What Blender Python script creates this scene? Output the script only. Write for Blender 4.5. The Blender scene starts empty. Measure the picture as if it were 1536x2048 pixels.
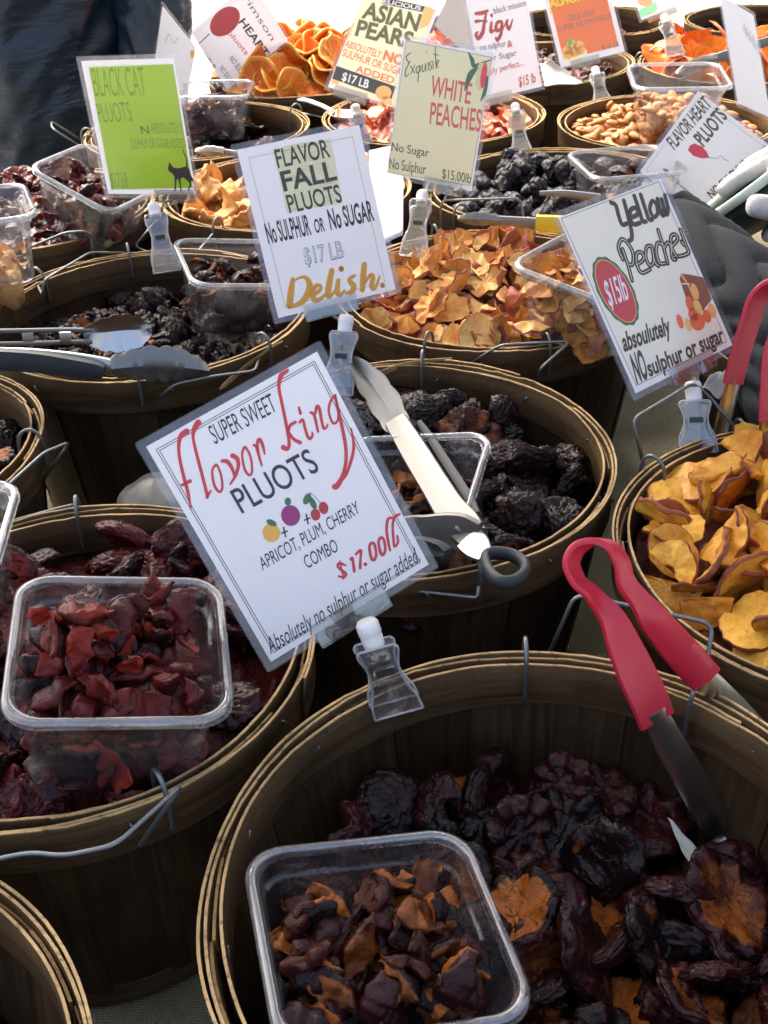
import bpy, bmesh, math, random
from mathutils import Vector as V, Matrix, noise
R_ = math.radians
S = bpy.context.scene
COL = S.collection

# ------------------------------------------------------------------ camera
F_PX, PITCH, ROLL, ZC = 2250.0, R_(33.5), R_(-2.5), 0.66
_c, _s, _cp, _sp = math.cos(ROLL), math.sin(ROLL), math.cos(PITCH), math.sin(PITCH)
_X, _U, FW = V((1, 0, 0)), V((0, _sp, _cp)), V((0, _cp, -_sp))
RT, UP = _c*_X + _s*_U, -_s*_X + _c*_U
CAM = V((0, 0, ZC))
cam = bpy.data.cameras.new('camera'); camo = bpy.data.objects.new('camera', cam); COL.objects.link(camo)
M = Matrix.Identity(4)
for i in range(3):
    M[i][0], M[i][1], M[i][2], M[i][3] = RT[i], UP[i], -FW[i], CAM[i]
camo.matrix_world = M
cam.sensor_fit = 'VERTICAL'; cam.sensor_height = 24; cam.sensor_width = 18
cam.lens = 24*F_PX/2048; cam.clip_start = .01; cam.clip_end = 200
cam.dof.use_dof = True; cam.dof.focus_distance = .72; cam.dof.aperture_fstop = cam.lens/1.05
S.camera = camo

# ------------------------------------------------------------------ light
SUN_EL, SUN_AZ = R_(52), R_(-28)            # azimuth from +y, positive to +x
w = bpy.data.worlds.new('World'); S.world = w; w.use_nodes = True
nt = w.node_tree; bg = nt.nodes['Background']
sky = nt.nodes.new('ShaderNodeTexSky'); sky.sky_type = 'NISHITA'; sky.sun_disc = False
sky.sun_elevation = SUN_EL; sky.sun_rotation = SUN_AZ; sky.dust_density = 7.0; sky.air_density = .8; sky.ozone_density = .6
nt.links.new(sky.outputs[0], bg.inputs[0]); bg.inputs[1].default_value = .15
sl = bpy.data.lights.new('sun', 'SUN'); sl.energy = 2.4; sl.angle = R_(30); sl.color = (1, .95, .86)
so = bpy.data.objects.new('sun', sl); COL.objects.link(so)
sd = V((math.sin(SUN_AZ)*math.cos(SUN_EL), math.cos(SUN_AZ)*math.cos(SUN_EL), math.sin(SUN_EL)))
so.rotation_euler = sd.to_track_quat('Z', 'Y').to_euler(); so.location = sd*5
S.view_settings.view_transform = 'Standard'; S.view_settings.look = 'None'
S.view_settings.exposure = 1.88; S.view_settings.gamma = 1.0
S.cycles.use_denoising = True
S.cycles.max_bounces = 10; S.cycles.transparent_max_bounces = 40; S.cycles.diffuse_bounces = 4
S.cycles.glossy_bounces = 4; S.cycles.caustics_reflective = False; S.cycles.caustics_refractive = False

# ------------------------------------------------------------------ helpers
def ray(px, py): return FW + RT*((px-768)/F_PX) - UP*((py-1024)/F_PX)
def atd(px, py, d): return CAM + ray(px, py)*d
def atz(px, py, z):
    r = ray(px, py); return CAM + r*((z-ZC)/r.z)
def aty(px, py, y):
    r = ray(px, py); return CAM + r*(y/r.y)

def tag(o, label, cat, group=None, kind=None):
    if label: o['label'] = label
    if cat: o['category'] = cat
    if group: o['group'] = group
    if kind: o['kind'] = kind
    return o
def empty(name, loc=(0, 0, 0)):
    o = bpy.data.objects.new(name, None); o.location = loc; o.empty_display_size = .02
    COL.objects.link(o); return o
def mesh_obj(name, bm, mat, parent=None, smooth=True, local=True):
    me = bpy.data.meshes.new(name)
    bmesh.ops.recalc_face_normals(bm, faces=bm.faces)
    bm.to_mesh(me); bm.free()
    if smooth:
        for p in me.polygons: p.use_smooth = True
    mats = mat if isinstance(mat, (list, tuple)) else [mat]
    for m in mats: me.materials.append(m)
    o = bpy.data.objects.new(name, me); COL.objects.link(o)
    if parent:
        o.parent = parent
        if not local: o.matrix_parent_inverse = parent.matrix_basis.inverted()
    return o
def flat_shade(o, ang=35):
    me = o.data
    for p in me.polygons: p.use_smooth = True
    me.set_sharp_from_angle(angle=R_(ang))
def grid_faces(bm, rows, closed_u=False, closed_v=False, mi=0):
    nu = len(rows); nv = len(rows[0]); fs = []
    for i in range(nu if closed_u else nu-1):
        for j in range(nv if closed_v else nv-1):
            a, b = rows[i], rows[(i+1) % nu]
            try:
                f = bm.faces.new((a[j], b[j], b[(j+1) % nv], a[(j+1) % nv])); f.material_index = mi; fs.append(f)
            except ValueError: pass
    return fs
def smooth_path(pts, n=6, closed=False):
    """Catmull-Rom through tuples of any length"""
    out = []; m = len(pts)
    rng = range(m) if closed else range(m-1)
    for i in rng:
        g = lambda k: pts[k % m] if closed else pts[max(0, min(m-1, k))]
        p0, p1, p2, p3 = g(i-1), g(i), g(i+1), g(i+2)
        for k in range(n):
            t = k/n
            out.append(tuple(.5*((2*b) + (-a+c)*t + (2*a-5*b+4*c-d)*t*t + (-a+3*b-3*c+d)*t**3) for a, b, c, d in zip(p0, p1, p2, p3)))
    if not closed: out.append(tuple(float(x) for x in pts[-1]))
    return out
def tube(bm, pts, r, n=8, cap=True, rad=None):
    pts = [V(p) for p in pts]; rings = []
    t0 = (pts[1]-pts[0]).normalized()
    nrm = t0.orthogonal().normalized()
    for i, p in enumerate(pts):
        t = (pts[min(i+1, len(pts)-1)]-pts[max(i-1, 0)]).normalized()
        nrm = (nrm - t*nrm.dot(t)).normalized(); b = t.cross(nrm)
        rr = rad[i] if rad else r
        rings.append([bm.verts.new(p + (nrm*math.cos(2*math.pi*k/n) + b*math.sin(2*math.pi*k/n))*rr) for k in range(n)])
    grid_faces(bm, rings, closed_v=True)
    if cap: bm.faces.new(rings[0][::-1]); bm.faces.new(rings[-1])
def ribbon(bm, pts, wv, widths, thick, crease=0.0):
    """a bent strip: centre points, width direction(s), widths and one thickness"""
    n = len(pts); pts = [V(p) for p in pts]; rows = []
    for i in range(n):
        t = (pts[min(i+1, n-1)]-pts[max(i-1, 0)]).normalized()
        w_ = wv[i] if isinstance(wv, list) else wv
        w_ = (w_ - t*w_.dot(t)).normalized(); nn = t.cross(w_).normalized()
        h = widths[i]/2; th = thick/2
        prof = [(-1, .35), (-.9, 1), (-.45, 1), (0, 1), (.45, 1), (.9, 1), (1, .35), (1, -.35), (.9, -1), (.45, -1), (0, -1), (-.45, -1), (-.9, -1), (-1, -.35)]
        rows.append([bm.verts.new(pts[i] + w_*h*a + nn*(th*b + crease*(1-abs(a)))) for a, b in prof])
    grid_faces(bm, rows, closed_v=True)
    bm.faces.new(rows[0][::-1]); bm.faces.new(rows[-1])
def box(bm, M4, sx, sy, sz, bev=0):
    r = bmesh.ops.create_cube(bm, size=1, matrix=M4 @ Matrix.Diagonal((sx, sy, sz, 1)))
    if bev:
        es = list({e for v in r['verts'] for e in v.link_edges})
        bmesh.ops.bevel(bm, geom=es, offset=bev, segments=2, affect='EDGES')
def frame(origin, x, y):
    x = V(x).normalized(); y = V(y); z = x.cross(y).normalized(); y = z.cross(x)
    m = Matrix.Identity(4)
    for i in range(3): m[i][0], m[i][1], m[i][2], m[i][3] = x[i], y[i], z[i], origin[i]
    return m
def fbm(p, sc, o=3): return noise.fractal(V(p)*sc, 1.0, 2.0, o)

# ------------------------------------------------------------------ materials
class N:
    """tiny node-tree writer"""
    def __init__(s, name):
        s.m = bpy.data.materials.new(name); s.m.use_nodes = True; s.t = s.m.node_tree
        s.b = s.t.nodes['Principled BSDF']; s.out = s.t.nodes['Material Output']
    def n(s, typ, **kw):
        nd = s.t.nodes.new('ShaderNode'+typ)
        for k, v in kw.items():
            if k.startswith('i_'):
                key = k[2:]; key = int(key) if key.isdigit() else key.replace('_', ' ')
                if hasattr(v, 'is_output'): s.t.links.new(v, nd.inputs[key])
                else: nd.inputs[key].default_value = v
            else: setattr(nd, k, v)
        return nd
    def link(s, a, b): s.t.links.new(a, b)
    def math(s, op, a, b=0.0, clamp=False):
        nd = s.t.nodes.new('ShaderNodeMath'); nd.operation = op; nd.use_clamp = clamp
        for i, v in enumerate((a, b)):
            if hasattr(v, 'is_output'): s.t.links.new(v, nd.inputs[i])
            else: nd.inputs[i].default_value = v
        return nd.outputs[0]
    def mix(s, f, a, b, mode='MIX'):
        nd = s.t.nodes.new('ShaderNodeMix'); nd.data_type = 'RGBA'; nd.blend_type = mode
        for k, v in ((0, f), (6, a), (7, b)):
            if hasattr(v, 'is_output'): s.t.links.new(v, nd.inputs[k])
            else: nd.inputs[k].default_value = v if k == 0 else (*v, 1)
        return nd.outputs[2]
    def noise(s, vec, scale, detail=4, rough=.55, dist=0):
        nd = s.n('TexNoise', i_Scale=scale, i_Detail=detail, i_Roughness=rough, i_Distortion=dist)
        if vec: s.link(vec, nd.inputs['Vector'])
        return nd.outputs['Fac']
    def ramp(s, f, lo, hi):
        nd = s.n('MapRange'); nd.clamp = True; s.link(f, nd.inputs[0]); nd.inputs[1].default_value = lo; nd.inputs[2].default_value = hi
        return nd.outputs[0]
    def bump(s, h, strength, dist=.001):
        nd = s.n('Bump', i_Strength=strength, i_Distance=dist); s.link(h, nd.inputs['Height']); s.link(nd.outputs[0], s.b.inputs['Normal'])
    def set(s, **kw):
        for k, v in kw.items():
            i = s.b.inputs[k.replace('_', ' ')]
            if hasattr(v, 'is_output'): s.link(v, i)
            else: i.default_value = (*v, 1) if isinstance(v, tuple) and len(v) == 3 and 'Radius' not in k else v
        return s

def simple(name, col, rough=.5, metal=0, **kw):
    m = N(name); m.set(Base_Color=col, Roughness=rough, Metallic=metal, **kw); return m.m

def wood_mat(name, light, dark, edge):
    m = N(name)
    uv = m.n('TexCoord').outputs['UV']
    mp = m.n('Mapping'); m.link(uv, mp.inputs[0]); mp.inputs['Scale'].default_value = (9, 160, 1)
    g = m.noise(mp.outputs[0], 1.0, 5, .6, .6)
    obj = m.n('TexCoord').outputs['Object']
    st = m.noise(obj, 16, 4, .6)
    at = m.n('Attribute', attribute_name='tint'); 
    sep = m.n('SeparateColor'); m.link(at.outputs['Color'], sep.inputs[0])
    c = m.mix(m.ramp(g, .3, .72), light, dark)
    c = m.mix(m.math('MULTIPLY', m.ramp(st, .5, .72), .55), c, tuple(x*.35 for x in dark))
    c = m.mix(m.math('MULTIPLY', sep.outputs[0], .55), c, tuple(x*.45 for x in dark))
    en = m.noise(obj, 220, 3, .6)
    e2 = m.mix(m.ramp(m.noise(obj, 24, 3), .35, .7), edge, tuple(x*.42 for x in edge))
    c = m.mix(m.math('MULTIPLY', sep.outputs[1], m.ramp(en, .22, .46)), c, e2)
    m.set(Base_Color=c, Roughness=.62)
    m.b.inputs['Specular IOR Level'].default_value = .14
    m.bump(m.math('ADD', g, m.math('MULTIPLY', st, .6)), .5, .0008)
    return m.m
WOOD = wood_mat('veneer_wood', (.070, .040, .0175), (.020, .011, .0055), (.44, .28, .12))
HOOP = wood_mat('hoop_wood', (.108, .062, .027), (.034, .018, .009), (.62, .41, .19))
WIRE = simple('galvanised_wire', (.20, .215, .215), .42, .85)
STEEL = simple('brushed_steel', (.62, .62, .60), .28, 1.0)
BRIGHT = simple('bright_steel', (.22, .215, .20), .40, .85)
RED = simple('red_vinyl', (.50, .016, .040), .38)
YEL = simple('yellow_vinyl', (.70, .52, .02), .4)
BLK = simple('black_rubber', (.016, .020, .022), .45)
GREY = simple('grey_rubber', (.024, .031, .033), .5)
WHITEPL = simple('white_plastic', (.80, .79, .74), .35, 0, Subsurface_Weight=.2, Subsurface_Radius=(.01, .01, .01), Subsurface_Scale=.3)
def paper_mat(name, col, tr=.45):
    m = N(name); m.set(Base_Color=col, Roughness=.7); tl = m.n('BsdfTranslucent'); tl.inputs[0].default_value = (*col, 1)
    mx = m.n('MixShader'); mx.inputs[0].default_value = tr; m.link(m.b.outputs[0], mx.inputs[1]); m.link(tl.outputs[0], mx.inputs[2]); m.link(mx.outputs[0], m.out.inputs['Surface'])
    return m.m
PAPER = paper_mat('paper', (.86, .86, .88), .22)
PLATE = simple('white_glaze', (.75, .74, .70), .35)

def clear_mat(name, tint, base, edge, milk=0.0, rough=.06, milkcol=(.8, .8, .85)):
    m = N(name); t = m.t
    tr = m.n('BsdfTransparent'); tr.inputs[0].default_value = (*tint, 1)
    gl = m.n('BsdfGlossy'); gl.inputs['Roughness'].default_value = rough
    bp = m.n('Bump', i_Strength=.35, i_Distance=.003); m.link(m.noise(m.n('TexCoord').outputs['Object'], 26, 3, .6, .5), bp.inputs['Height']); m.link(bp.outputs[0], gl.inputs['Normal'])
    lw = m.n('LayerWeight', i_Blend=.35)
    f = m.math('ADD', m.math('MULTIPLY', m.math('POWER', lw.outputs['Facing'], 2.2), edge), base, True)
    mx = m.n('MixShader'); m.link(f, mx.inputs[0]); m.link(tr.outputs[0], mx.inputs[1]); m.link(gl.outputs[0], mx.inputs[2])
    last = mx
    if milk:
        df = m.n('BsdfDiffuse'); df.inputs[0].default_value = (*milkcol, 1)
        ob = m.n('TexCoord').outputs['Object']
        nz = m.ramp(m.noise(ob, 40, 3, .6), .35, .75)
        tl = m.n('BsdfTranslucent'); tl.inputs[0].default_value = (*milkcol, 1)
        dd = m.n('MixShader'); dd.inputs[0].default_value = .5; m.link(df.outputs[0], dd.inputs[1]); m.link(tl.outputs[0], dd.inputs[2])
        mm = m.n('MixShader'); m.link(m.math('MULTIPLY', m.math('ADD', nz, .35), milk), mm.inputs[0])
        m.link(mx.outputs[0], mm.inputs[1]); m.link(dd.outputs[0], mm.inputs[2]); last = mm
    m.link(last.outputs[0], m.out.inputs['Surface'])
    return m.m
TUB = clear_mat('clear_tub', (.98, .98, .985), .04, .65, .034, .04)
RIM = clear_mat('clear_rim', (.90, .92, .93), .16, .85, .11, .05)
FILM = clear_mat('laminate_film', (.985, .985, .99), .03, .25, .012, .09)
FILMB = clear_mat('laminate_margin', (.94, .94, .955), .035, .3, .05, .12)
EDGE = clear_mat('acrylic_edge', (.95, .95, .95), .25, .8, .45, .08)
SPRING = simple('dark_spring', (.05, .05, .05), .35, .8)
ACR = clear_mat('clear_acrylic', (.88, .88, .86), .13, .9, .035, .04)

def fruit_mat(name, skin1, skin2, flesh1, flesh2, core, rough=.38, bump=.6, sub=0.0, scale=1.0, wr=.0, fmk=.5):
    m = N(name)
    obj = m.n('TexCoord').outputs['Object']
    rnd = m.n('ObjectInfo').outputs['Random']
    ad = m.n('VectorMath', operation='ADD'); m.link(obj, ad.inputs[0])
    cv = m.n('CombineXYZ'); m.link(rnd, cv.inputs[0]); m.link(rnd, cv.inputs[2]); m.link(cv.outputs[0], ad.inputs[1])
    p = ad.outputs[0]
    n1 = m.noise(p, 75*scale, 4, .6); n2 = m.noise(p, 260*scale, 4, .65, .6); n3 = m.noise(p, 30*scale, 2)
    at = m.n('Attribute', attribute_name='mask'); sep = m.n('SeparateColor'); m.link(at.outputs['Color'], sep.inputs[0])
    sk = m.mix(m.ramp(m.math('ADD', n1, m.math('MULTIPLY', m.math('SUBTRACT', rnd, .5), .5)), .35, .68), skin1, skin2)
    fl = m.mix(m.ramp(m.math('ADD', m.math('ADD', n1, m.math('MULTIPLY', m.math('SUBTRACT', n3, .5), .7)), m.math('MULTIPLY', m.math('SUBTRACT', rnd, .5), .7)), .30, .72), flesh1, flesh2)
    fl = m.mix(m.math('MULTIPLY', m.ramp(n2, .48, .72), .5 if sub == 0 else .3), fl, tuple(x*.6 for x in flesh2))
    fl = m.mix(m.ramp(m.math('ADD', sep.outputs[1], m.math('MULTIPLY', m.math('SUBTRACT', n2, .5), .5)), .35, .62), fl, core)
    fm = m.ramp(m.math('ADD', sep.outputs[0], m.math('MULTIPLY', m.math('SUBTRACT', n1, .5), fmk)), .40, .72)
    c = m.mix(fm, sk, fl)
    m.set(Base_Color=c, Roughness=m.math('ADD', m.math('MULTIPLY', n2, .26), rough-.24)); m.b.inputs['Specular IOR Level'].default_value = .22
    if sub:
        m.set(Subsurface_Weight=sub, Subsurface_Radius=(.6, .25, .1), Subsurface_Scale=.006)
    n4 = m.noise(p, 620*scale, 3, .6, .4)
    rg = m.n('TexNoise', noise_type='RIDGED_MULTIFRACTAL', i_Scale=150*scale, i_Detail=3, i_Roughness=.55, i_Distortion=.8); m.link(p, rg.inputs['Vector'])
    n2 = m.math('ADD', n2, m.math('MULTIPLY', m.math('MULTIPLY', rg.outputs[0], m.math('SUBTRACT', 1.15, fm)), wr))
    m.bump(m.math('ADD', m.math('ADD', m.math('MULTIPLY', n2, .55), n1), m.math('MULTIPLY', m.math('MULTIPLY', n4, m.math('ADD', fm, .3)), .35)), bump, .0026)
    return m.m
F_PLUOT = fruit_mat('dark_pluot_flesh', (.009, .004, .004), (.034, .007, .007), (.33, .095, .016), (.060, .014, .006), (.075, .010, .010), .36, .55, wr=.75, fmk=1.5)
F_RED = fruit_mat('red_pluot_flesh', (.018, .005, .005), (.085, .011, .010), (.29, .029, .015), (.11, .010, .009), (.12, .014, .012), .32, .5, wr=.75, fmk=1.5)
F_BLACK = fruit_mat('black_pluot_flesh', (.008, .004, .004), (.022, .007, .007), (.38, .115, .022), (.08, .018, .008), (.03, .01, .01), .36, .55, wr=.75, fmk=1.5)
F_PEACH = fruit_mat('yellow_peach_flesh', (.30, .085, .035), (.15, .04, .024), (.86, .46, .060), (.56, .19, .016), (.13, .016, .014), .46, .22, .0)
F_CHIP = fruit_mat('peach_chip_flesh', (.46, .17, .09), (.28, .06, .05), (.90, .60, .21), (.66, .27, .05), (.28, .04, .05), .55, .5, .0)
F_PINK = fruit_mat('pink_peach_flesh', (.45, .10, .06), (.30, .05, .03), (.80, .46, .24), (.66, .20, .09), (.3, .05, .04), .5, .5, .0)
F_ALM = fruit_mat('almond_skin', (.50, .245, .085), (.36, .155, .050), (.5, .24, .08), (.4, .17, .055), (.3, .12, .04), .6, .35, 0, 1.6)
F_FIG = fruit_mat('black_fig_skin', (.012, .010, .013), (.036, .031, .036), (.20, .10, .05), (.1, .05, .03), (.1, .05, .04), .5, .8, wr=1.0)
F_PEAR = fruit_mat('dried_pear_flesh', (.62, .33, .11), (.45, .20, .06), (.72, .42, .15), (.60, .30, .085), (.42, .12, .05), .55, .6)
F_ORNG = fruit_mat('orange_slice_flesh', (.80, .46, .10), (.72, .36, .05), (.74, .22, .025), (.58, .12, .012), (.80, .40, .09), .4, .6)
F_PERS = fruit_mat('orange_peach_flesh', (.62, .14, .02), (.45, .07, .02), (.85, .36, .05), (.75, .20, .025), (.35, .04, .02), .45, .5)
F_RAIS = fruit_mat('brown_raisin_skin', (.045, .018, .014), (.13, .05, .03), (.22, .08, .04), (.1, .04, .02), (.1, .03, .02), .4, .8, wr=.6)

# ------------------------------------------------------------------ fruit shapes
def mask_layer(me, vals):
    a = me.color_attributes.new('mask', 'FLOAT_COLOR', 'POINT')
    for i, v in enumerate(vals): a.data[i].color = (v[0], v[1], 0, 1)
def build(name, rows, closed_u, caps, mask, mat, closed_v=True):
    me = bpy.data.meshes.new(name); nv = len(rows[0]); verts = [p for r in rows for p in r]; fs = []
    for i in range(len(rows) if closed_u else len(rows)-1):
        for j in range(nv if closed_v else nv-1):
            i2, j2 = (i+1) % len(rows), (j+1) % nv
            fs.append((i*nv+j, i2*nv+j, i2*nv+j2, i*nv+j2))
    m = [x for r in mask for x in r]
    if caps:
        for ri, rev in ((0, True), (len(rows)-1, False)):
            c = sum((V(p) for p in rows[ri]), V())/nv; verts.append(c); k = len(verts)-1; m.append(mask[ri][0])
            for j in range(nv):
                a, b = ri*nv+j, ri*nv+(j+1) % nv
                fs.append((a, k, b) if rev else (a, b, k))
    me.from_pydata([tuple(v) for v in verts], [], fs); me.update()
    bm = bmesh.new(); bm.from_mesh(me); bmesh.ops.recalc_face_normals(bm, faces=bm.faces); bm.to_mesh(me); bm.free()
    for p in me.polygons: p.use_smooth = True
    mask_layer(me, m); me.materials.append(mat)
    return me

def pluot_mesh(name, seed, mat, r=.024, hole=None):
    """half a dried pluot: wrinkled skin below, torn flesh or a sunk purple disc above"""
    rn = random.Random(seed); o = V((rn.uniform(0, 90), rn.uniform(0, 90), rn.uniform(0, 90)))
    sx, sy = rn.uniform(.92, 1.12), rn.uniform(.78, 1.0); th = rn.uniform(.34, .52)
    closed = rn.random() < .35 if hole is None else hole
    prof = [(.04, .02), (.22, .04), (.42, .10), (.58, .19), (.72, .33), (.84, .44), (.95, .42), (1.03, .28), (1.06, .06), (1.03, -.16), (.95, -.38), (.82, -.58), (.66, -.74), (.46, -.86), (.24, -.93), (.05, -.96)]
    if closed: prof = [(.04, .34), (.22, .36), (.42, .37), (.55, .40), (.62, .50), (.74, .52), (.90, .46)] + prof[7:]
    prof = smooth_path(prof, 4); n = 100; rows = []; mask = []
    lob = [(rn.uniform(.01, .055)*(1 if i_ < 3 else .5), (2, 3, 4, 7, 11)[i_], rn.uniform(0, 6.28)) for i_ in range(5)]
    wav = [(rn.uniform(.03, .12), rn.randint(3, 8), rn.uniform(0, 6.28)) for _ in range(4)]
    for (pr, pz) in prof:
        row = []; mr = []
        for k in range(n):
            a = 2*math.pi*k/n
            rr = pr*(1+sum(c*math.cos(f*a+p) for c, f, p in lob)*min(1, pr*1.2))
            zz = pz*th + sum(c*math.sin(f*a+p) for c, f, p in wav)*pr*pr*(.6 if pz > 0 else .25)
            p = V((rr*math.cos(a)*sx, rr*math.sin(a)*sy, zz))
            skin = 1-smoothstep(pr, pz)
            q = p*2.2+o
            wob = noise.noise(q*1.2)*.8
            wr = .22*noise.ridged_multi_fractal(V((math.cos(a+wob*.5)*4.6, math.sin(a+wob*.5)*4.6, pr*1.2+pz*.6+wob*.5))+o, .9, 2.1, 2, 1.0, 2.0)+.78*noise.ridged_multi_fractal(V((q.x*2.0, q.y*2.0, q.z*3.6))+V((wob, wob*.7, wob*.5))*.9, .8, 2.2, 3, 1.0, 2.0)
            tw = noise.turbulence(p*4.2+o, 4, False)+.5*noise.noise(p*2.1+o)
            nrm = V((p.x, p.y, p.z*1.6)).normalized()
            p += nrm*((wr-1.05)*.098*skin + (tw-.45)*.30*(1-skin)*(0.2 if closed else 1))
            row.append(p*r)
            mr.append(((1-skin) if not closed else .35*(1-skin), (1.0 if closed and pr < .55 and pz > 0 else (.0 if pr > .3 else .3*rn.random()))))
        rows.append(row); mask.append(mr)
    return build(name, rows, False, True, mask, mat)
def smoothstep(pr, pz):
    if pz <= .0: return 0.0
    t = max(0, min(1, (1.0-pr)/.22)); return t*t*(3-2*t)

def chunk_mesh(name, seed, mat, L=.025, W=.0175, T=.0125):
    """a torn wedge of fruit: skin outside, flesh inside and on the cut sides"""
    rn = random.Random(seed); o = V((rn.uniform(0, 90), rn.uniform(0, 90), 3))
    k_ = rn.random(); T *= .45+.55*k_; L *= 1.35-.4*k_; W *= 1.12-.2*k_
    nu, nv = 22, 20; rows = []; mask = []
    bend = rn.uniform(4, 42); tp = rn.uniform(.15, .6); tw = rn.uniform(-.5, .5)
    for i in range(nu):
        u = i/(nu-1)*2-1
        wd = W*.5*(1-abs(u)**2.2*tp if u < 0 else 1-abs(u)**1.6*(tp+.25))*(1+.22*noise.noise(V((u*2, 3, 1))+o))
        tt = T*.5*(1-.70*u*u)*(1+.45*noise.noise(V((u*2.5, 9, 2))+o))
        row = []; mr = []
        for j in range(nv):
            a = 2*math.pi*j/nv
            ca, sa = math.cos(a), math.sin(a)
            cx = math.copysign(abs(ca)**.42, ca); cz = math.copysign(abs(sa)**.5, sa)
            x = u*L*.5; y = cx*wd; z = cz*tt
            ang = tw*u; y, z = y*math.cos(ang)-z*math.sin(ang), y*math.sin(ang)+z*math.cos(ang)
            z -= bend*(x*x*.5+y*y*.7)
            p = V((x, y, z)); q = p/.012
            out = max(0, min(1, (cz+.15)/.5))
            wr = noise.ridged_multi_fractal(q*1.1+o, .9, 2.1, 3, 1.0, 2.0)-1.1
            tb = noise.turbulence(q*1.3+o, 3, False)-.4
            p += V((.2*tb*.002, cx*(tb*.0024), cz*(out*wr*.0014+(1-out)*tb*.0046)))
            row.append(p); mr.append((1-out, 0))
        rows.append(row); mask.append(mr)
    return build(name, rows, False, True, mask, mat)

def slice_mesh(name, seed, mat, r=.031, T=.0034, curl=1.0, sector=None, pit=False, peel=False):
    """a thin dried slice with a skin edge, bent and wavy"""
    rn = random.Random(seed); o = V((rn.uniform(0, 90), rn.uniform(0, 90), 7))
    n = 64; pr = [0.06, .2, .36, .52, .68, .8, .9, .97, 1.0]
    prof = [(x, 1, x) for x in pr] + [(1.015, .3, 1), (1.015, -.3, 1)] + [(x, -1, x) for x in reversed(pr)]
    lob = [(rn.uniform(.01, .05)*(1 if i_ < 3 else .5), (2, 3, 5, 7, 11, 17)[i_], rn.uniform(0, 6.28)) for i_ in range(6)]
    el = rn.uniform(.78, 1.0); cdir = rn.uniform(0, 3.14); ck = curl*rn.uniform(4, 15); sad = curl*rn.uniform(-6, 6)
    wv = [(curl*rn.uniform(.0004, .0022)*(1 if i_ < 2 else .45), (2, 3, 5, 8)[i_], rn.uniform(0, 6.28)) for i_ in range(4)]
    cut = rn.uniform(-.2, .5) if sector else 9
    rows = []; mask = []
    cx0, cy0 = rn.uniform(-.15, .15), rn.uniform(-.15, .15); pr_ = rn.uniform(.25, .4)
    for (q, s, e) in prof:
        row = []; mr = []
        for k in range(n):
            a = 2*math.pi*k/n
            rr = q*(1+sum(c*math.cos(f*a+p) for c, f, p in lob))
            x, y = rr*math.cos(a), rr*math.sin(a)*el
            edge_cut = 0
            if sector and x > cut: x = cut + (x-cut)*.08; edge_cut = 1
            d = math.hypot(x-cx0, y-cy0)
            x_, y_ = x*r, y*r
            u = x_*math.cos(cdir)+y_*math.sin(cdir); v = -x_*math.sin(cdir)+y_*math.cos(cdir)
            z = ck*u*u + sad*v*v*.5 + sum(c*math.sin(f*a+p)*q*q for c, f, p in wv)
            hh = T*.5*(1-.25*q*q)*(1+.5*noise.noise(V((x*3, y*3, s))+o))
            if pit and d < pr_: z -= (1-d/pr_)*.004*(1 if s > 0 else .6)
            z += s*hh + .0011*noise.fractal(V((x*4, y*4, 0))+o, 1, 2, 3)
            row.append(V((x_, y_, z)))
            core = max(0, 1-(d/pr_))*1.5 if pit else 0
            fl = 1.0 if q < .95 else (.72 if abs(s) == 1 and q < .99 else .12+.5*noise.noise(V((x*2, y*2, 4))+o))
            if edge_cut: fl = 1
            if s < 0: fl *= (1 if pit or sector else .9)
            if peel and s < 0: fl = .12
            mr.append((fl, min(1, core)))
        rows.append(row); mask.append(mr)
    return build(name, rows, False, True, mask, mat)

def almond_mesh(name, seed, mat, L=.023):
    rn = random.Random(seed); o = V((rn.uniform(0, 90), 2, 3)); rows = []; mask = []
    w = rn.uniform(.27, .32); t = rn.uniform(.17, .21)
    for i in range(15):
        u = i/14; s = math.sin(math.pi*min(1, u*.985+.008))**.62*(1-.42*u)*1.22
        row = []
        for k in range(18):
            a = 2*math.pi*k/18
            rg = 1+.035*math.sin(a*9+noise.noise(V((u*4, a, 1))+o)*3)
            row.append(V(((u-.5)*L, math.cos(a)*w*L*s*rg, math.sin(a)*t*L*s*rg)))
        rows.append(row); mask.append([(0, 0)]*18)
    return build(name, rows, False, True, mask, mat)

def fig_mesh(name, seed, mat, L=.036):
    rn = random.Random(seed); o = V((rn.uniform(0, 90), 5, 3)); rows = []; mask = []
    fl = rn.uniform(.6, .85); bd = rn.uniform(-.25, .25)
    for i in range(26):
        u = i/25; s = .46*math.sin(math.pi*u**1.5)**.75*(1.1-.1*u)+.05*(1-u)
        row = []
        for k in range(40):
            a = 2*math.pi*k/40
            p = V((u-.5, math.cos(a)*s*.8+bd*(u-.5)**2, math.sin(a)*s*.8*fl))
            wr = noise.ridged_multi_fractal(V((p.x*2.6, p.y*6.5, p.z*6.5))+o, .8, 2.1, 3, 1.0, 2.0)-1.05
            p += V((0, math.cos(a), math.sin(a)))*wr*.085
            row.append(p*L)
        rows.append(row); mask.append([(0, 0)]*40)
    return build(name, rows, False, True, mask, mat)

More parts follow.
